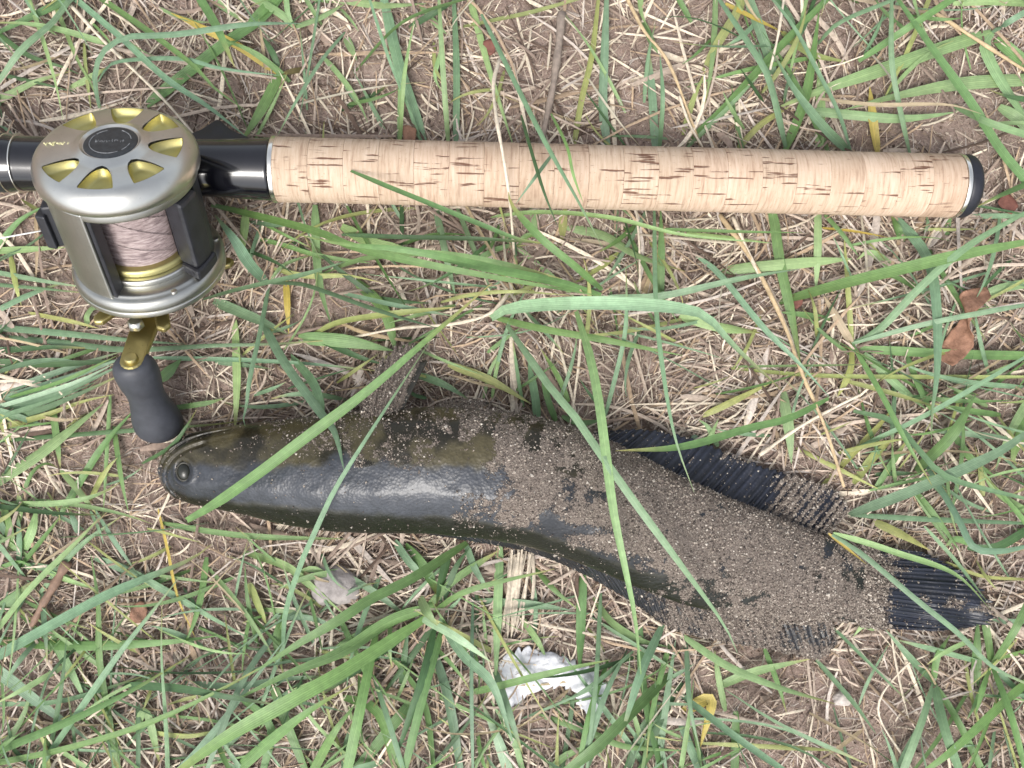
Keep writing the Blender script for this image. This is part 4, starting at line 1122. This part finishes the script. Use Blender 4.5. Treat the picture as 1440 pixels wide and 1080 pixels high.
   ('1172,750 1215,762 1260,777 1343,807 1394,858', 8, 'l', (12, 16, 18, 18, 12)), ('1170,752 1213,780 1293,847 1347,890 1395,937 1440,960', 7, 'b', (12, 17, 20, 18, 14, 8)), ('1165,750 1190,770 1219,794', 4, 'o', (12, 13, 13)), ('1228,733 1270,753 1308,774', 11, 'y', 'L'), ('1300,740 1345,790 1395,855', 5, 'b', (16, 17, 12)), ('1330,790 1380,810 1445,815', 5, 'y', 'L')]),
 ('grass tuft with spreading blades below the tail tip', (1395, 936), [
   ('1395,936 1388,890 1378,852', 10, 'g', 'L'), ('1395,936 1425,890 1445,850', 11, 'g', 'M'), ('1395,936 1374,985 1360,1012', 9, 'g', 'L'), ('1395,936 1420,1000 1442,1082', 10, 'g', 'M'), ('1395,936 1445,985', 7, 'b', 'L'), ('1395,936 1330,918 1262,900', 9, 'b', 'L'), ('1372,965 1374,915 1375,870', 13, 'g', 'F'), ('1445,915 1410,925 1395,936', 12, 'g', 'F'), ('1445,955 1410,990 1340,1055 1300,1085', 15, 'g', 'M'), ('1395,870 1425,875 1445,870', 8, 'b', 'F'), ('1395,936 1385,960 1372,1005', 7, 'g', 'M')]),
 ('grass tuft on bare soil below the tail fin', (1313, 960), [
   ('1313,960 1280,925 1245,885', 9, 'b', 'L'), ('1313,960 1318,925 1336,893', 10, 'g', 'L'), ('1313,960 1298,1010 1270,1085', 10, 'b', 'M'), ('1313,960 1330,1030 1350,1085', 12, 'b', 'M'), ('1313,960 1345,1010 1382,1085', 9, 'g', 'L'), ('1230,885 1215,880 1200,895', 8, 'l', 'F'), ('1165,876 1220,930 1282,992', 5, 'b', 'L'), ('1250,905 1220,960 1205,1000', 5, 'b', 'F'), ('1148,928 1200,988 1232,1032', 7, 'b', 'L'), ('1075,912 1095,965 1106,1002', 7, 'g', 'L')]),
 ('yellow-green blades below the muddy dorsal fin', (960, 980), [
   ('1008,966 1060,945 1142,926', 11, 'l', 'L'), ('958,893 1020,935 1090,965 1175,990', 10, 'l', 'M'), ('955,975 1040,1040 1105,1085', 9, 'b', 'M'), ('1035,1000 1033,1085', 11, 'g', 'F'), ('980,1045 1080,1050 1190,1056', 6, 'y', 'F'), ('960,1000 1000,985 985,1050', 15, 'o', 'F'), ('955,1010 970,1050 985,1085', 11, 'b', 'F'), ('1020,1000 1010,950 1005,915', 8, 'l', 'F'), ('1020,970 1100,1020 1220,1075', 8, 'b', 'M'), ('965,905 970,990 985,1060', 7, 'b', 'M')]),
 ('dense grass fan rooted between the fish back and the white scrap', (612, 862), [
   ('657,763 580,813 520,843 480,870 420,905 350,950', 13, 'g', 'T'), ('610,852 547,874 480,917 400,950 320,990', 17, 'g', 'M'), ('598,870 540,908 480,946 410,985 320,1035 250,1085', 19, 'g', 'T'), ('590,868 640,895 692,932', 11, 'p', 'M'), ('615,865 650,920 692,962 722,1045', 13, 'b', 'M'), ('612,880 592,960 555,1070', 10, 'd', 'M'), ('622,885 600,960 568,1085', 11, 'g', 'M'),
   ('606,905 630,980 648,1085', 13, 'b', 'L'), ('525,950 545,1010 568,1085', 9, 'b', 'M'), ('530,885 510,980 488,1085', 14, 'g', 'M'), ('703,765 700,850 697,962', 12, 'l', 'L'), ('670,845 745,850 802,858', 12, 'b', 'L'), ('655,976 720,960 800,940 858,928', 10, 'g', 'M'), ('570,765 598,800 618,842', 13, 'g', 'L'), ('555,760 575,790 600,815', 10, 'b', 'L'),
   ('600,855 640,815 700,775', 10, 'g', 'L'), ('610,860 660,830 780,800', 8, 'g', 'M'), ('655,765 668,800 690,835', 9, 'b', 'L'), ('480,805 530,835 575,870', 9, 'b', 'L'), ('590,840 600,860 615,880', 13, 'l', 'M'), ('545,920 580,960 600,1000 610,1085', 13, 'g', 'F'), ('580,985 560,1010 500,1085', 14, 'g', 'L'), ('480,980 530,1000 560,1085', 12, 'g', 'F'), ('695,940 715,1000 735,1060', 10, 'b', 'M'),
   ('595,870 560,900 500,945 440,985', 9, 'd', 'L'), ('620,850 640,800 660,770', 9, 'd', 'L'), ('630,780 620,820 612,860', 12, 'd', 'F'), ('615,870 585,915 520,1000', 8, 'd', 'L')]),
 ('upright blades standing around the white scrap', (900, 1060), [
   ('820,805 817,870 815,958', 13, 'g', 'L'), ('845,832 838,960 825,1085', 6, 'b', 'M'), ('882,915 850,980 815,1085', 9, 'b', 'M'), ('932,878 900,950 872,1040', 11, 'b', 'M'), ('945,945 890,1000 840,1050 795,1085', 14, 'g', 'M'), ('832,868 890,905 965,952', 9, 'b', 'L'), ('758,1005 830,1030 880,1050 965,1056', 8, 'g', 'L'), ('745,790 780,830 812,856', 8, 'g', 'L'),
   ('735,1085 722,1040 690,985', 10, 'l', 'F'), ('715,1085 700,1040 676,985', 14, 'p', 'L'), ('665,840 663,960 665,1085', 5, 'b', 'M'), ('900,880 905,970 930,1085', 11, 'g', 'L'), ('960,960 930,1010 900,1085', 10, 'd', 'L'), ('770,1085 800,1060 850,1045', 9, 'l', 'F'), ('835,840 860,875 900,900 940,910', 10, 'l', 'F'), ('855,930 830,1000 812,1085', 7, 'g', 'M'), ('730,865 755,900 768,925', 8, 'l', 'L'), ('780,1000 805,980 790,1085', 6, 'd', 'F'), ('925,1085 935,1000 950,900', 9, 'b', 'L'), ('880,1085 905,1020 935,985', 9, 'd', 'L')]),
 ('long blue-green blades crossing the litter left of the grass fan', (-15, 1000), [
   ('-8,925 83,873 150,837 200,815 267,787 298,765', 14, 'b', 'M'), ('133,784 180,803 240,835 300,870 368,907', 12, 'b', 'L'), ('52,1085 113,997 167,920 230,840 252,812', 9, 'b', 'M'), ('237,1085 232,1000 227,920 228,845', 9, 'b', 'M'), ('-5,1072 83,1055 200,1020 300,975 400,920', 9, 'g', 'M'), ('-8,1058 100,1013 187,970 267,922', 11, 'g', 'M'),
   ('-8,900 83,908 167,907 247,902 312,893', 12, 'g', 'L'), ('168,963 250,968 320,980 395,992', 13, 'd', 'M'), ('-5,942 50,985 100,1022 128,1045', 15, 'p', 'F'), ('163,1085 155,1020 140,930 138,850 128,780', 10, 'g', 'L'), ('72,895 100,945 122,990', 12, 'l', 'F'), ('-8,862 55,813', 14, 'g', 'L'), ('-8,892 40,830 110,760 142,725', 9, 'l', 'M'), ('55,835 110,770 172,725', 7, 'b', 'L'),
   ('225,735 300,748 370,755 485,758', 8, 'g', 'L'), ('222,715 235,770 250,840 277,902', 4, 'o', 'L'), ('345,777 400,795 430,818 485,865', 10, 'l', 'L'), ('130,712 160,760 192,805', 7, 'b', 'L'), ('260,960 330,965 400,955 480,950', 9, 'b', 'F'), ('250,1085 300,1030 400,900', 9, 'b', 'M'), ('330,1085 420,1010 500,960', 15, 'g', 'M'), ('380,950 400,1010 430,1085', 13, 'g', 'L'), ('400,860 390,900 398,950', 12, 'g', 'F'), ('385,868 440,870 485,890', 8, 'b', 'L'),
   ('350,820 365,855 375,880', 12, 'y', 'F'), ('70,1085 60,1040 30,990', 6, 'y', 'F'), ('210,1030 270,1035 330,1020', 9, 'y', 'F'), ('190,1030 205,1000 225,1075', 10, 'l', 'F'), ('410,820 440,800 485,830', 9, 'l', 'F'), ('440,1085 470,1030 500,990', 12, 'g', 'M'), ('395,880 340,960 290,1085', 8, 'b', 'M'), ('0,990 90,985 220,945', 6, 'b', 'L'), ('330,975 380,1020 370,1085', 11, 'g', 'F')]),
 ('short leafy grass clump at the fish snout side below the sheaf', (20, 790), [
   ('17,775 10,735 2,700', 15, 'g', 'F'), ('26,800 27,755 24,715', 10, 'b', 'F'), ('33,775 45,745 52,712', 12, 'l', 'F'), ('25,800 50,770 90,720', 8, 'g', 'L'), ('28,795 70,800 110,820', 9, 'b', 'F'), ('110,750 103,730 97,715', 8, 'b', 'F'), ('-5,800 30,790 60,810', 6, 'g', 'F'), ('50,790 80,810 140,830', 7, 'l', 'F')]),
 ('short blades beside the reel in front of the level wind', (30, 330), [
   ('-5,350 25,312 65,288', 10, 'g', 'L'), ('-5,353 50,350 92,348', 9, 'l', 'L'), ('30,280 60,300 85,312', 7, 'y', 'F'), ('0,365 40,345 85,310', 5, 'd', 'F'), ('-3,180 10,182 18,190', 8, 'b', 'F'), ('15,360 22,400 30,430', 7, 'y', 'F'), ('50,300 52,350 50,400', 5, 's', 'F')]),
]

ROD_RAISE = 0
def rod_top(px):
    t = (px - 379) / (1362 - 379)
    return 26.0 + (16.4 - 26.0) * t + 12.7
def over_fish(px, py):
    yt, yb, hz = fish_at(px, 0)
    if px < 224 or px > 1230: return None
    if yt - 3 < py < yb + 3:
        ym, yh = (yt + yb) / 2, (yb - yt) / 2
        t = min(1, abs(py - ym) / yh)
        return FZ + hz + hz * (1 - t ** 2.35) ** (1 / 2.35)
    return None

def blade_path(pts, zspec, n):
    pts = [tuple(map(float, q.split(','))) for q in pts.split()]
    z = ZP[zspec] if isinstance(zspec, str) else zspec
    pts = np.array(pts)
    d = np.r_[0, np.cumsum(np.linalg.norm(np.diff(pts, axis=0), axis=1))]; d /= d[-1]
    zz = np.interp(d, np.linspace(0, 1, len(z)), z)
    # leave the picture downwards into the soil a little further on
    ext = lambda q: q[0] <= 0 or q[0] >= 1440 or q[1] <= 0 or q[1] >= 1080
    P3 = np.c_[pts, zz]
    if ext(P3[0]):
        e = P3[0] + (P3[0] - P3[1]) / np.linalg.norm((P3[0] - P3[1])[:2]) * 60; e[2] = 1; P3 = np.vstack([e, P3])
    if ext(P3[-1]):
        e = P3[-1] + (P3[-1] - P3[-2]) / np.linalg.norm((P3[-1] - P3[-2])[:2]) * 70; e[2] = 3; P3 = np.vstack([P3, e])
    cc = catmull(P3, n)
    out = np.array([P(a, b, max(c, .4)) for a, b, c in cc])
    # blades above the fish must clear it
    for i, (a, b, c) in enumerate(cc):
        top = over_fish(a, b)
        if top is not None and c > 8 and c < top + 2.0:
            out[i] = P(a, b, top + 2.0)
    for _ in range(2):
        out[1:-1, 2] = np.maximum(out[1:-1, 2], (out[:-2, 2] + out[2:, 2]) / 2 * .98)
    return out

TIP = np.array(lin(205, 190, 120)) * .8
RS = np.random.default_rng(5)
for label, base, blades in PLANTS:
    b0 = P(base[0], base[1], 0)
    hz_ = float(height(np.array([b0[0]]), np.array([b0[1]]))[0])
    root = empty('grass_plant', (b0[0], b0[1], hz_), label, 'grass', 'grass plants around the rod and fish')
    off = np.array([b0[0], b0[1], hz_])
    for (pts, wpx, cc, zs) in blades:
        n = 18 if len(pts.split()) > 3 else 12
        path = blade_path(pts, zs, n)
        zmean = path[:, 2].mean()
        wd = wpx * S * (D - zmean) / D * 1.08
        col = np.array([CG[cc]]) * RS.uniform(.74, 1.0) * np.array([RS.uniform(.94, 1.06), 1, RS.uniform(.9, 1.1)])
        tw = (RS.normal(0, .28) + RS.normal(0, .35) * np.linspace(-1, 1, n))[None, :]
        v, f, t, a = ribbons(path[None], np.array([wd]), col, RS.choice([.1, .18, -.12]), RS.uniform(.3, .6), tw, .12,
                             (TIP, [RS.choice([0, 0, .3, .8])]))
        # paler sheath near the root
        mesh_np('blade', v - off, f, GRASS, t, root, extra={'across': a})

# ------------------------------------------------------------------ filler grass (nobody could count it)
FP = np.vstack([FISH_ST[:, [0, 1]], FISH_ST[::-1][:, [0, 2]]])
def blocked(px, py, z):
    if 205 < px < 1405 and z < 40:
        yt = np.interp(px, [205, 224, 400, 600, 740, 835, 900, 1000, 1196, 1230, 1300, 1405], [655, 640, 580, 560, 570, 592, 592, 610, 690, 755, 770, 850])
        yb = np.interp(px, [205, 224, 300, 400, 600, 740, 860, 950, 1146, 1180, 1300, 1405], [670, 690, 725, 750, 765, 790, 840, 895, 930, 900, 895, 880])
        if yt - 4 < py < yb + 6: return True
    if z > 4 and 186 < py < 310 and px < 1395: return True
    if px < 330 and 140 < py < 470 and px > 30: return True
    if 160 < px < 265 and 440 < py < 615: return True
    return False

def dens_grass(px, py):
    d = .55 + .5 * (fbm(np.array([px]), np.array([py]), 160, 2, 66)[0] - .5)
    if py > 760 and px < 1000: d += .55
    if py > 760 and 1000 < px < 1250: d -= .3
    if py < 190 and px < 1000: d -= .3
    if py < 190 and px > 1000: d += .05
    if 330 < px < 1000 and 300 < py < 560: d += .15
    if px < 220 and py > 440: d += .35
    if px > 1180 and py > 520: d += .3
    for (bx, by, r) in ((1345, 215, 90), (440, 430, 60), (235, 110, 60), (1240, 1000, 90), (880, 540, 60), (465, 815, 30), (775, 950, 75)):
        d *= 1 - .85 * math.exp(-((px - bx) ** 2 + (py - by) ** 2) / (2 * r * r))
    return d
def filler(n, seed, lo, hi, wlo, whi, zhi, pal, margin=170):
    rg = np.random.default_rng(seed)
    paths, ws, cols = [], [], []
    tries = 0
    while len(paths) < n and tries < n * 60:
        tries += 1
        px = rg.uniform(-margin, 1440 + margin); py = rg.uniform(-margin, 1080 + margin)
        if margin > 300 and -150 < px < 1590 and -150 < py < 1230: continue
        if rg.uniform() > dens_grass(px, py): continue
        # lean follows the photograph: sideways on the left, steeper on the right
        if py > 720 and px < 900: a = rg.choice([rg.normal(-.6, .35), rg.normal(-1.7, .4), rg.normal(.6, .4)])
        elif px < 500 and py > 330: a = rg.normal(-.1, .5)
        elif py < 330: a = rg.choice([rg.normal(1.35, .35), rg.normal(-.8, .4), rg.normal(.6, .5)])
        else: a = rg.choice([rg.normal(.75, .45), rg.normal(-.5, .35), rg.normal(1.5, .3), rg.normal(0, .3)])
        if rg.uniform() < .5: a += math.pi
        L = rg.uniform(lo, hi); k = 9
        t = np.linspace(0, 1, k)
        aa = a + rg.normal(0, .35) * t * t
        xs = px + np.r_[0, np.cumsum(np.cos(aa[1:]) * L / (k - 1))]; ys = py + np.r_[0, np.cumsum(np.sin(aa[1:]) * L / (k - 1))]
        zt = rg.uniform(2, zhi); z = .5 + zt * np.sin(t * rg.uniform(1.6, 2.9))
        if any(blocked(x, y, zz) for x, y, zz in zip(xs, ys, z)): continue
        paths.append([P(x, y, max(zz, .3)) for x, y, zz in zip(xs, ys, z)])
        ws.append(rg.uniform(wlo, whi) * S)
        cols.append(np.array(CG[pal[rg.integers(len(pal))]]) * rg.uniform(.66, .98))
    paths = np.array(paths); m = len(paths)
    tw = rg.normal(0, .35, m)[:, None] + rg.normal(0, .4, m)[:, None] * np.linspace(-1, 1, 9)[None]
    return ribbons(paths, np.array(ws), np.array(cols), .14, .5, tw, .1, (TIP, rg.choice([0, 0, .5, .9], m)))
V, F, T, A = merge([filler(420, 21, 60, 210, 3.5, 9, 10, 'ggbbldly'), filler(330, 22, 35, 120, 2.5, 6, 6, 'glyydbs'), filler(220, 23, 90, 260, 2, 4.5, 9, 'bbdgsw'), filler(1300, 24, 80, 260, 4, 11, 26, 'ggbbldly', 1100)])
o = mesh_np('short_grass', V, F, GRASS, T, extra={'across': A})
tag(o, 'thin scattered green grass growing through the straw litter', 'grass', kind='stuff')

# ------------------------------------------------------------------ single dry things on the ground
def strip_obj(name, pts, wpx, col, zs, label, cat, group=None, fold=-.25, mat=STRAW, tips=.15):
    path = blade_path(pts, zs, 20)
    base = path[0].copy()
    if base[2] > 3: base[2] = 0
    v, f, t, a = ribbons(path[None], np.array([wpx * S]), np.array([col]), fold, tips, (np.linspace(-.4, .5, 20))[None], .05)
    o = mesh_np(name, v - base, f, mat, t, extra={'across': a})
    o.location = Vector(base * .001)
    tag(o, label, cat, group)
    return o
ST_W = np.array(lin(226, 212, 190)) * .9; ST_S = np.array(lin(205, 180, 142)) * .85; ST_B = np.array(lin(176, 128, 84)) * .8
def stem(name, pts, rpx, col, zs, label, cat, group=None, seg=8):
    path = blade_path(pts, zs, 26)
    base = path[0].copy(); base[2] = min(base[2], 2)
    r = rpx * S / 2
    m_ = simple('stem_' + name, tuple(col), .75, var=.3, vscale=350, bscale=700, bstr=.3)
    o = tube(name, path - base, r, m_, None, seg, radii=r * (1 + .15 * np.sin(np.arange(26) * .9)) * np.linspace(1.1, .7, 26), lump=.06)
    o.location = Vector(base * .001)
    tag(o, label, cat, group)
    return o
stem('dry_straw', '703,82 694,118 698,165 706,210 716,275 721,330 723,358', 4.5, ST_W, (18, 30, 40, 44, 44, 24, 5), 'bleached thin straw bent over the middle of the cork grip', 'straw')
stem('dry_straw', '868,-30 905,42 930,72 950,110 985,205', 5, ST_S, (1, 5, 8, 6, 2), 'jointed tan straw stem running down to the cork grip', 'straw')
stem('dry_straw', '1012,302 1060,370 1100,450 1130,530 1160,600 1187,685', 6, ST_S, (2, 4, 6, 8, 9, 10), 'long tan straw stem slanting from the grip to the anal fin', 'straw')
stem('dry_straw', '1030,305 1062,375 1100,445 1120,500', 5, ST_W, (2, 4, 5, 3), 'pale straw lying alongside the long tan stem', 'straw')
stem('dry_straw', '100,8 150,62 230,140 285,205', 4.5, ST_W, (2, 4, 5, 4), 'straight pale straw above the reel pointing at the reel seat', 'straw')
stem('dry_straw', '1105,-20 1095,45 1083,98', 4.5, ST_W, (3, 10, 12), 'short white straw crossing the broad blades above the butt end', 'straw')
stem('dry_straw', '1315,18 1380,60 1440,98 1480,120', 5, ST_S, (2, 5, 6, 3), 'tan straw lying over the wide pale blades', 'straw')
stem('dry_straw', '955,135 970,175 988,207', 4, ST_W, (6, 5, 3), 'white straw tip touching the cork grip beside the broad blades', 'straw')
stem('dry_straw', '715,412 690,440 640,455 560,462 480,478', 5, ST_W, (5, 8, 6, 4, 2), 'pale bent straw between the long blades and the pectoral fin', 'straw')
stem('dry_straw', '1285,1085 1235,1000 1270,940 1305,920', 3.5, ST_W, (2, 3, 3, 2), 'thin pale straw on bare soil below the tail', 'straw')
stem('dry_straw', '1068,640 1125,600 1180,570 1210,555', 5, ST_W, (4, 4, 5, 6), 'short pale straw beside the upper edge of the anal fin', 'straw')
GREY = lin(150, 136, 124, .8)
stem('dry_stick', '790,18 785,70 778,120 768,170 758,214', 11, GREY, (3, 4, 4, 4, 3), 'weathered grey stick lying upright against the cork grip', 'stick', seg=12)
stem('dry_stick', '95,790 78,820 60,850 45,880', 12, lin(150, 122, 104, .8), (3, 4, 4, 3), 'short brown stick among grass left of the grass fan', 'stick', seg=12)

# straw stubble standing out from under the fish back
def stubble():
    b0 = P(735, 790, 0)
    root = empty('straw_stubble', (b0[0], b0[1], 0), 'bundle of pale dry straw stubble sticking out from under the fish back', 'straw')
    off = np.array([b0[0], b0[1], 0])
    rg = np.random.default_rng(3)
    for i in range(26):
        x0 = rg.uniform(716, 752); y0 = rg.uniform(768, 785)
        x1 = 712 + (x0 - 716) * .6 + rg.normal(0, 6); y1 = rg.uniform(830, 905)
        pts = '%f,%f %f,%f %f,%f' % (x0, y0, (x0 + x1) / 2 + rg.normal(0, 2), (y0 + y1) / 2, x1, y1)
        path = blade_path(pts, (4 + rg.uniform(0, 3), 4, 2 + rg.uniform(0, 2)), 8)
        v, f, t, a = ribbons(path[None], np.array([rg.uniform(2.5, 5) * S]), np.array([ST_W * rg.uniform(.55, .95)]), -.25, .1, rg.uniform(-.6, .6) * np.ones((1, 8)))
        mesh_np('straw', v - off, f, STRAW, t, root, extra={'across': a})
stubble()

def make_plain_leaf(name, c1, c2, rough=.7, sc=250, bstr=.6, transl=0):
    m, nt, b = new_mat(name)
    co = objco(nt)
    nz = noise(nt, sc, 5, .65, co)
    c = ramp(nt, nz, [(.3, c1), (.7, c2)])
    nt.links.new(c, b.inputs['Base Color']); b.inputs['Roughness'].default_value = rough
    bump(nt, b, noise(nt, sc * 3, 4, .6, co), bstr, .0004)
    return m
LEAFM = make_plain_leaf('dead_leaf', lin(112, 80, 62), lin(170, 128, 104), bstr=1.0)
SCRAPM = make_plain_leaf('white_scrap', (.60, .60, .63), (.74, .74, .76), .7, 160, 1.0)
REDM = make_plain_leaf('red_leaf', lin(92, 54, 46), lin(136, 88, 74))
CREAMM = make_plain_leaf('cream_leaf', lin(205, 190, 165), lin(236, 225, 205))

def sheet(name, A_, B_, zf, mat, label, cat, group=None, nu=40, nv=16, thick=.35, crumple=.8, seed=0, rag=.04):
    a = catmull(np.array(A_, float), nu); b = catmull(np.array(B_, float), nu)
    v = np.linspace(0, 1, nv)[None, :, None]
    rr = (vnoise(np.arange(nu) * 1.0, np.zeros(nu), 2.2, seed) - .5)[:, None, None] * rag * 2
    XY = a[:, None] * (1 - v) + b[:, None] * v + (b - a)[:, None] * rr * (2 * v - 1)
    X, Y = XY[..., 0], XY[..., 1]
    u = np.linspace(0, 1, nu)[:, None]
    Z = zf(u, v[..., 0]) + crumple * ((fbm(X, Y, 26, 3, seed + 3) - .5) * 4 + (np.abs(fbm(X, Y, 12, 2, seed + 9) - .5)) * 3)
    Z = np.maximum(Z, .6)
    k = S * (D - Z) / D
    V = np.stack([(X - 720) * k, (540 - Y) * k, Z], -1).reshape(-1, 3)
    c = V.mean(0); c[2] = 0
    o = mesh_np(name, V - c, grid_faces(nu, nv)[:, ::-1], mat)
    o.location = Vector(c * .001)
    bm = bmesh.new(); bm.from_mesh(o.data)
    r = bmesh.ops.solidify(bm, geom=bm.faces[:], thickness=thick * .001)
    bmesh.ops.recalc_face_normals(bm, faces=bm.faces)
    for f in bm.faces: f.smooth = True
    bm.to_mesh(o.data); bm.free()
    tag(o, label, cat, group)
    return o
sheet('white_scrap', [(702, 928), (730, 914), (770, 917), (808, 930), (838, 946), (852, 968), (850, 1000)], [(696, 985), (722, 992), (748, 974), (785, 966), (806, 972), (814, 992), (832, 1012)],
      lambda u, v: 2.0 + 2.5 * np.sin(np.clip(v, 0, 1) * np.pi) * np.sin(np.clip(u * 1.1, 0, 1) * np.pi * .9 + .2), SCRAPM, 'crumpled white curved scrap lying in the grass below the fish', 'scrap', seed=4, crumple=.9, nu=90, nv=36, rag=.09)
sheet('dead_leaf', [(1388, 403), (1350, 412), (1356, 440), (1340, 462), (1322, 485), (1318, 505)], [(1394, 416), (1372, 440), (1362, 458), (1370, 478), (1362, 498), (1340, 514)],
      lambda u, v: 4 + 4 * v + 2 * np.sin(u * 6), LEAFM, 'curled reddish brown dead leaf on the litter below the butt cap', 'leaf', seed=8)
sheet('leaf_fragment', [(1110, 418), (1120, 414), (1130, 417)], [(1112, 432), (1120, 434), (1128, 428)], lambda u, v: 3 + u * 0, REDM, 'small red leaf scrap beside the long blades below the grip', 'leaf', nu=12, nv=6, seed=11, crumple=.3)
sheet('leaf_fragment', [(1412, 268), (1425, 278), (1432, 290)], [(1402, 285), (1412, 296), (1422, 302)], lambda u, v: 3 + u * 0, REDM, 'red brown leaf scrap on soil next to the black butt cap', 'leaf', nu=12, nv=6, seed=12, crumple=.3)
sheet('leaf_fragment', [(680, 58), (690, 55), (698, 62)], [(678, 70), (688, 78), (695, 75)], lambda u, v: 3 + u * 0, REDM, 'dark red leaf scrap above the cork grip', 'leaf', nu=12, nv=6, seed=13, crumple=.3)
sheet('leaf_fragment', [(185, 852), (200, 846), (208, 858)], [(182, 872), (195, 876), (205, 870)], lambda u, v: 2.6 + u * 0, LEAFM, 'brown leaf scrap on litter among the crossing blades', 'leaf', nu=12, nv=6, seed=14, crumple=.3)
sheet('leaf_fragment', [(566, 178), (576, 176), (586, 182)], [(568, 198), (576, 203), (584, 198)], lambda u, v: 3 + u * 0, LEAFM, 'brown leaf scrap tucked against the upper side of the grip', 'leaf', nu=12, nv=6, seed=15, crumple=.3)
sheet('dry_leaf', [(206, 606), (225, 604), (250, 612)], [(210, 616), (228, 622), (252, 622)], lambda u, v: 2.6 + u * 0, CREAMM, 'cream dry leaf scrap beside the end of the crank knob', 'leaf', nu=16, nv=6, seed=16, crumple=.4)

def clod(name, px, py, rx, ry, rz, col, label, cat, seed):
    bm = bmesh.new(); bmesh.ops.create_icosphere(bm, subdivisions=4, radius=1)
    for v in bm.verts:
        c = v.co
        n = float(fbm(np.array([c.x * 20 + c.z * 7 + seed * 50]), np.array([c.y * 20 - c.z * 9]), 14, 4, seed)[0])
        k = .7 + .6 * n
        v.co = Vector((c.x * rx * S * k, c.y * ry * S * k, c.z * rz * k))
    p = P(px, py, rz * .5)
    m_ = simple('clod_' + name + str(seed), tuple(col), .95, var=.3, vscale=300, bscale=500, bstr=.6, bdist=.0006)
    o = bm_obj(name, bm, m_, None, True)
    h = float(height(np.array([p[0]]), np.array([p[1]]))[0])
    o.location = (p[0] * .001, p[1] * .001, (h + rz * .45) * .001)
    tag(o, label, cat)
clod('soil_clod', 466, 826, 34, 30, 5, lin(176, 168, 164, .8), 'pale grey lump of dried soil below the fish head', 'clod', 3)
clod('pebble', 1186, 984, 13, 10, 3, lin(206, 196, 188, .85), 'small pale pebble on bare soil below the dorsal fin', 'pebble', 5)
clod('pebble', 1178, 664, 9, 5, 3, lin(200, 180, 160, .85), 'tiny tan pebble at the anal fin edge', 'pebble', 6)
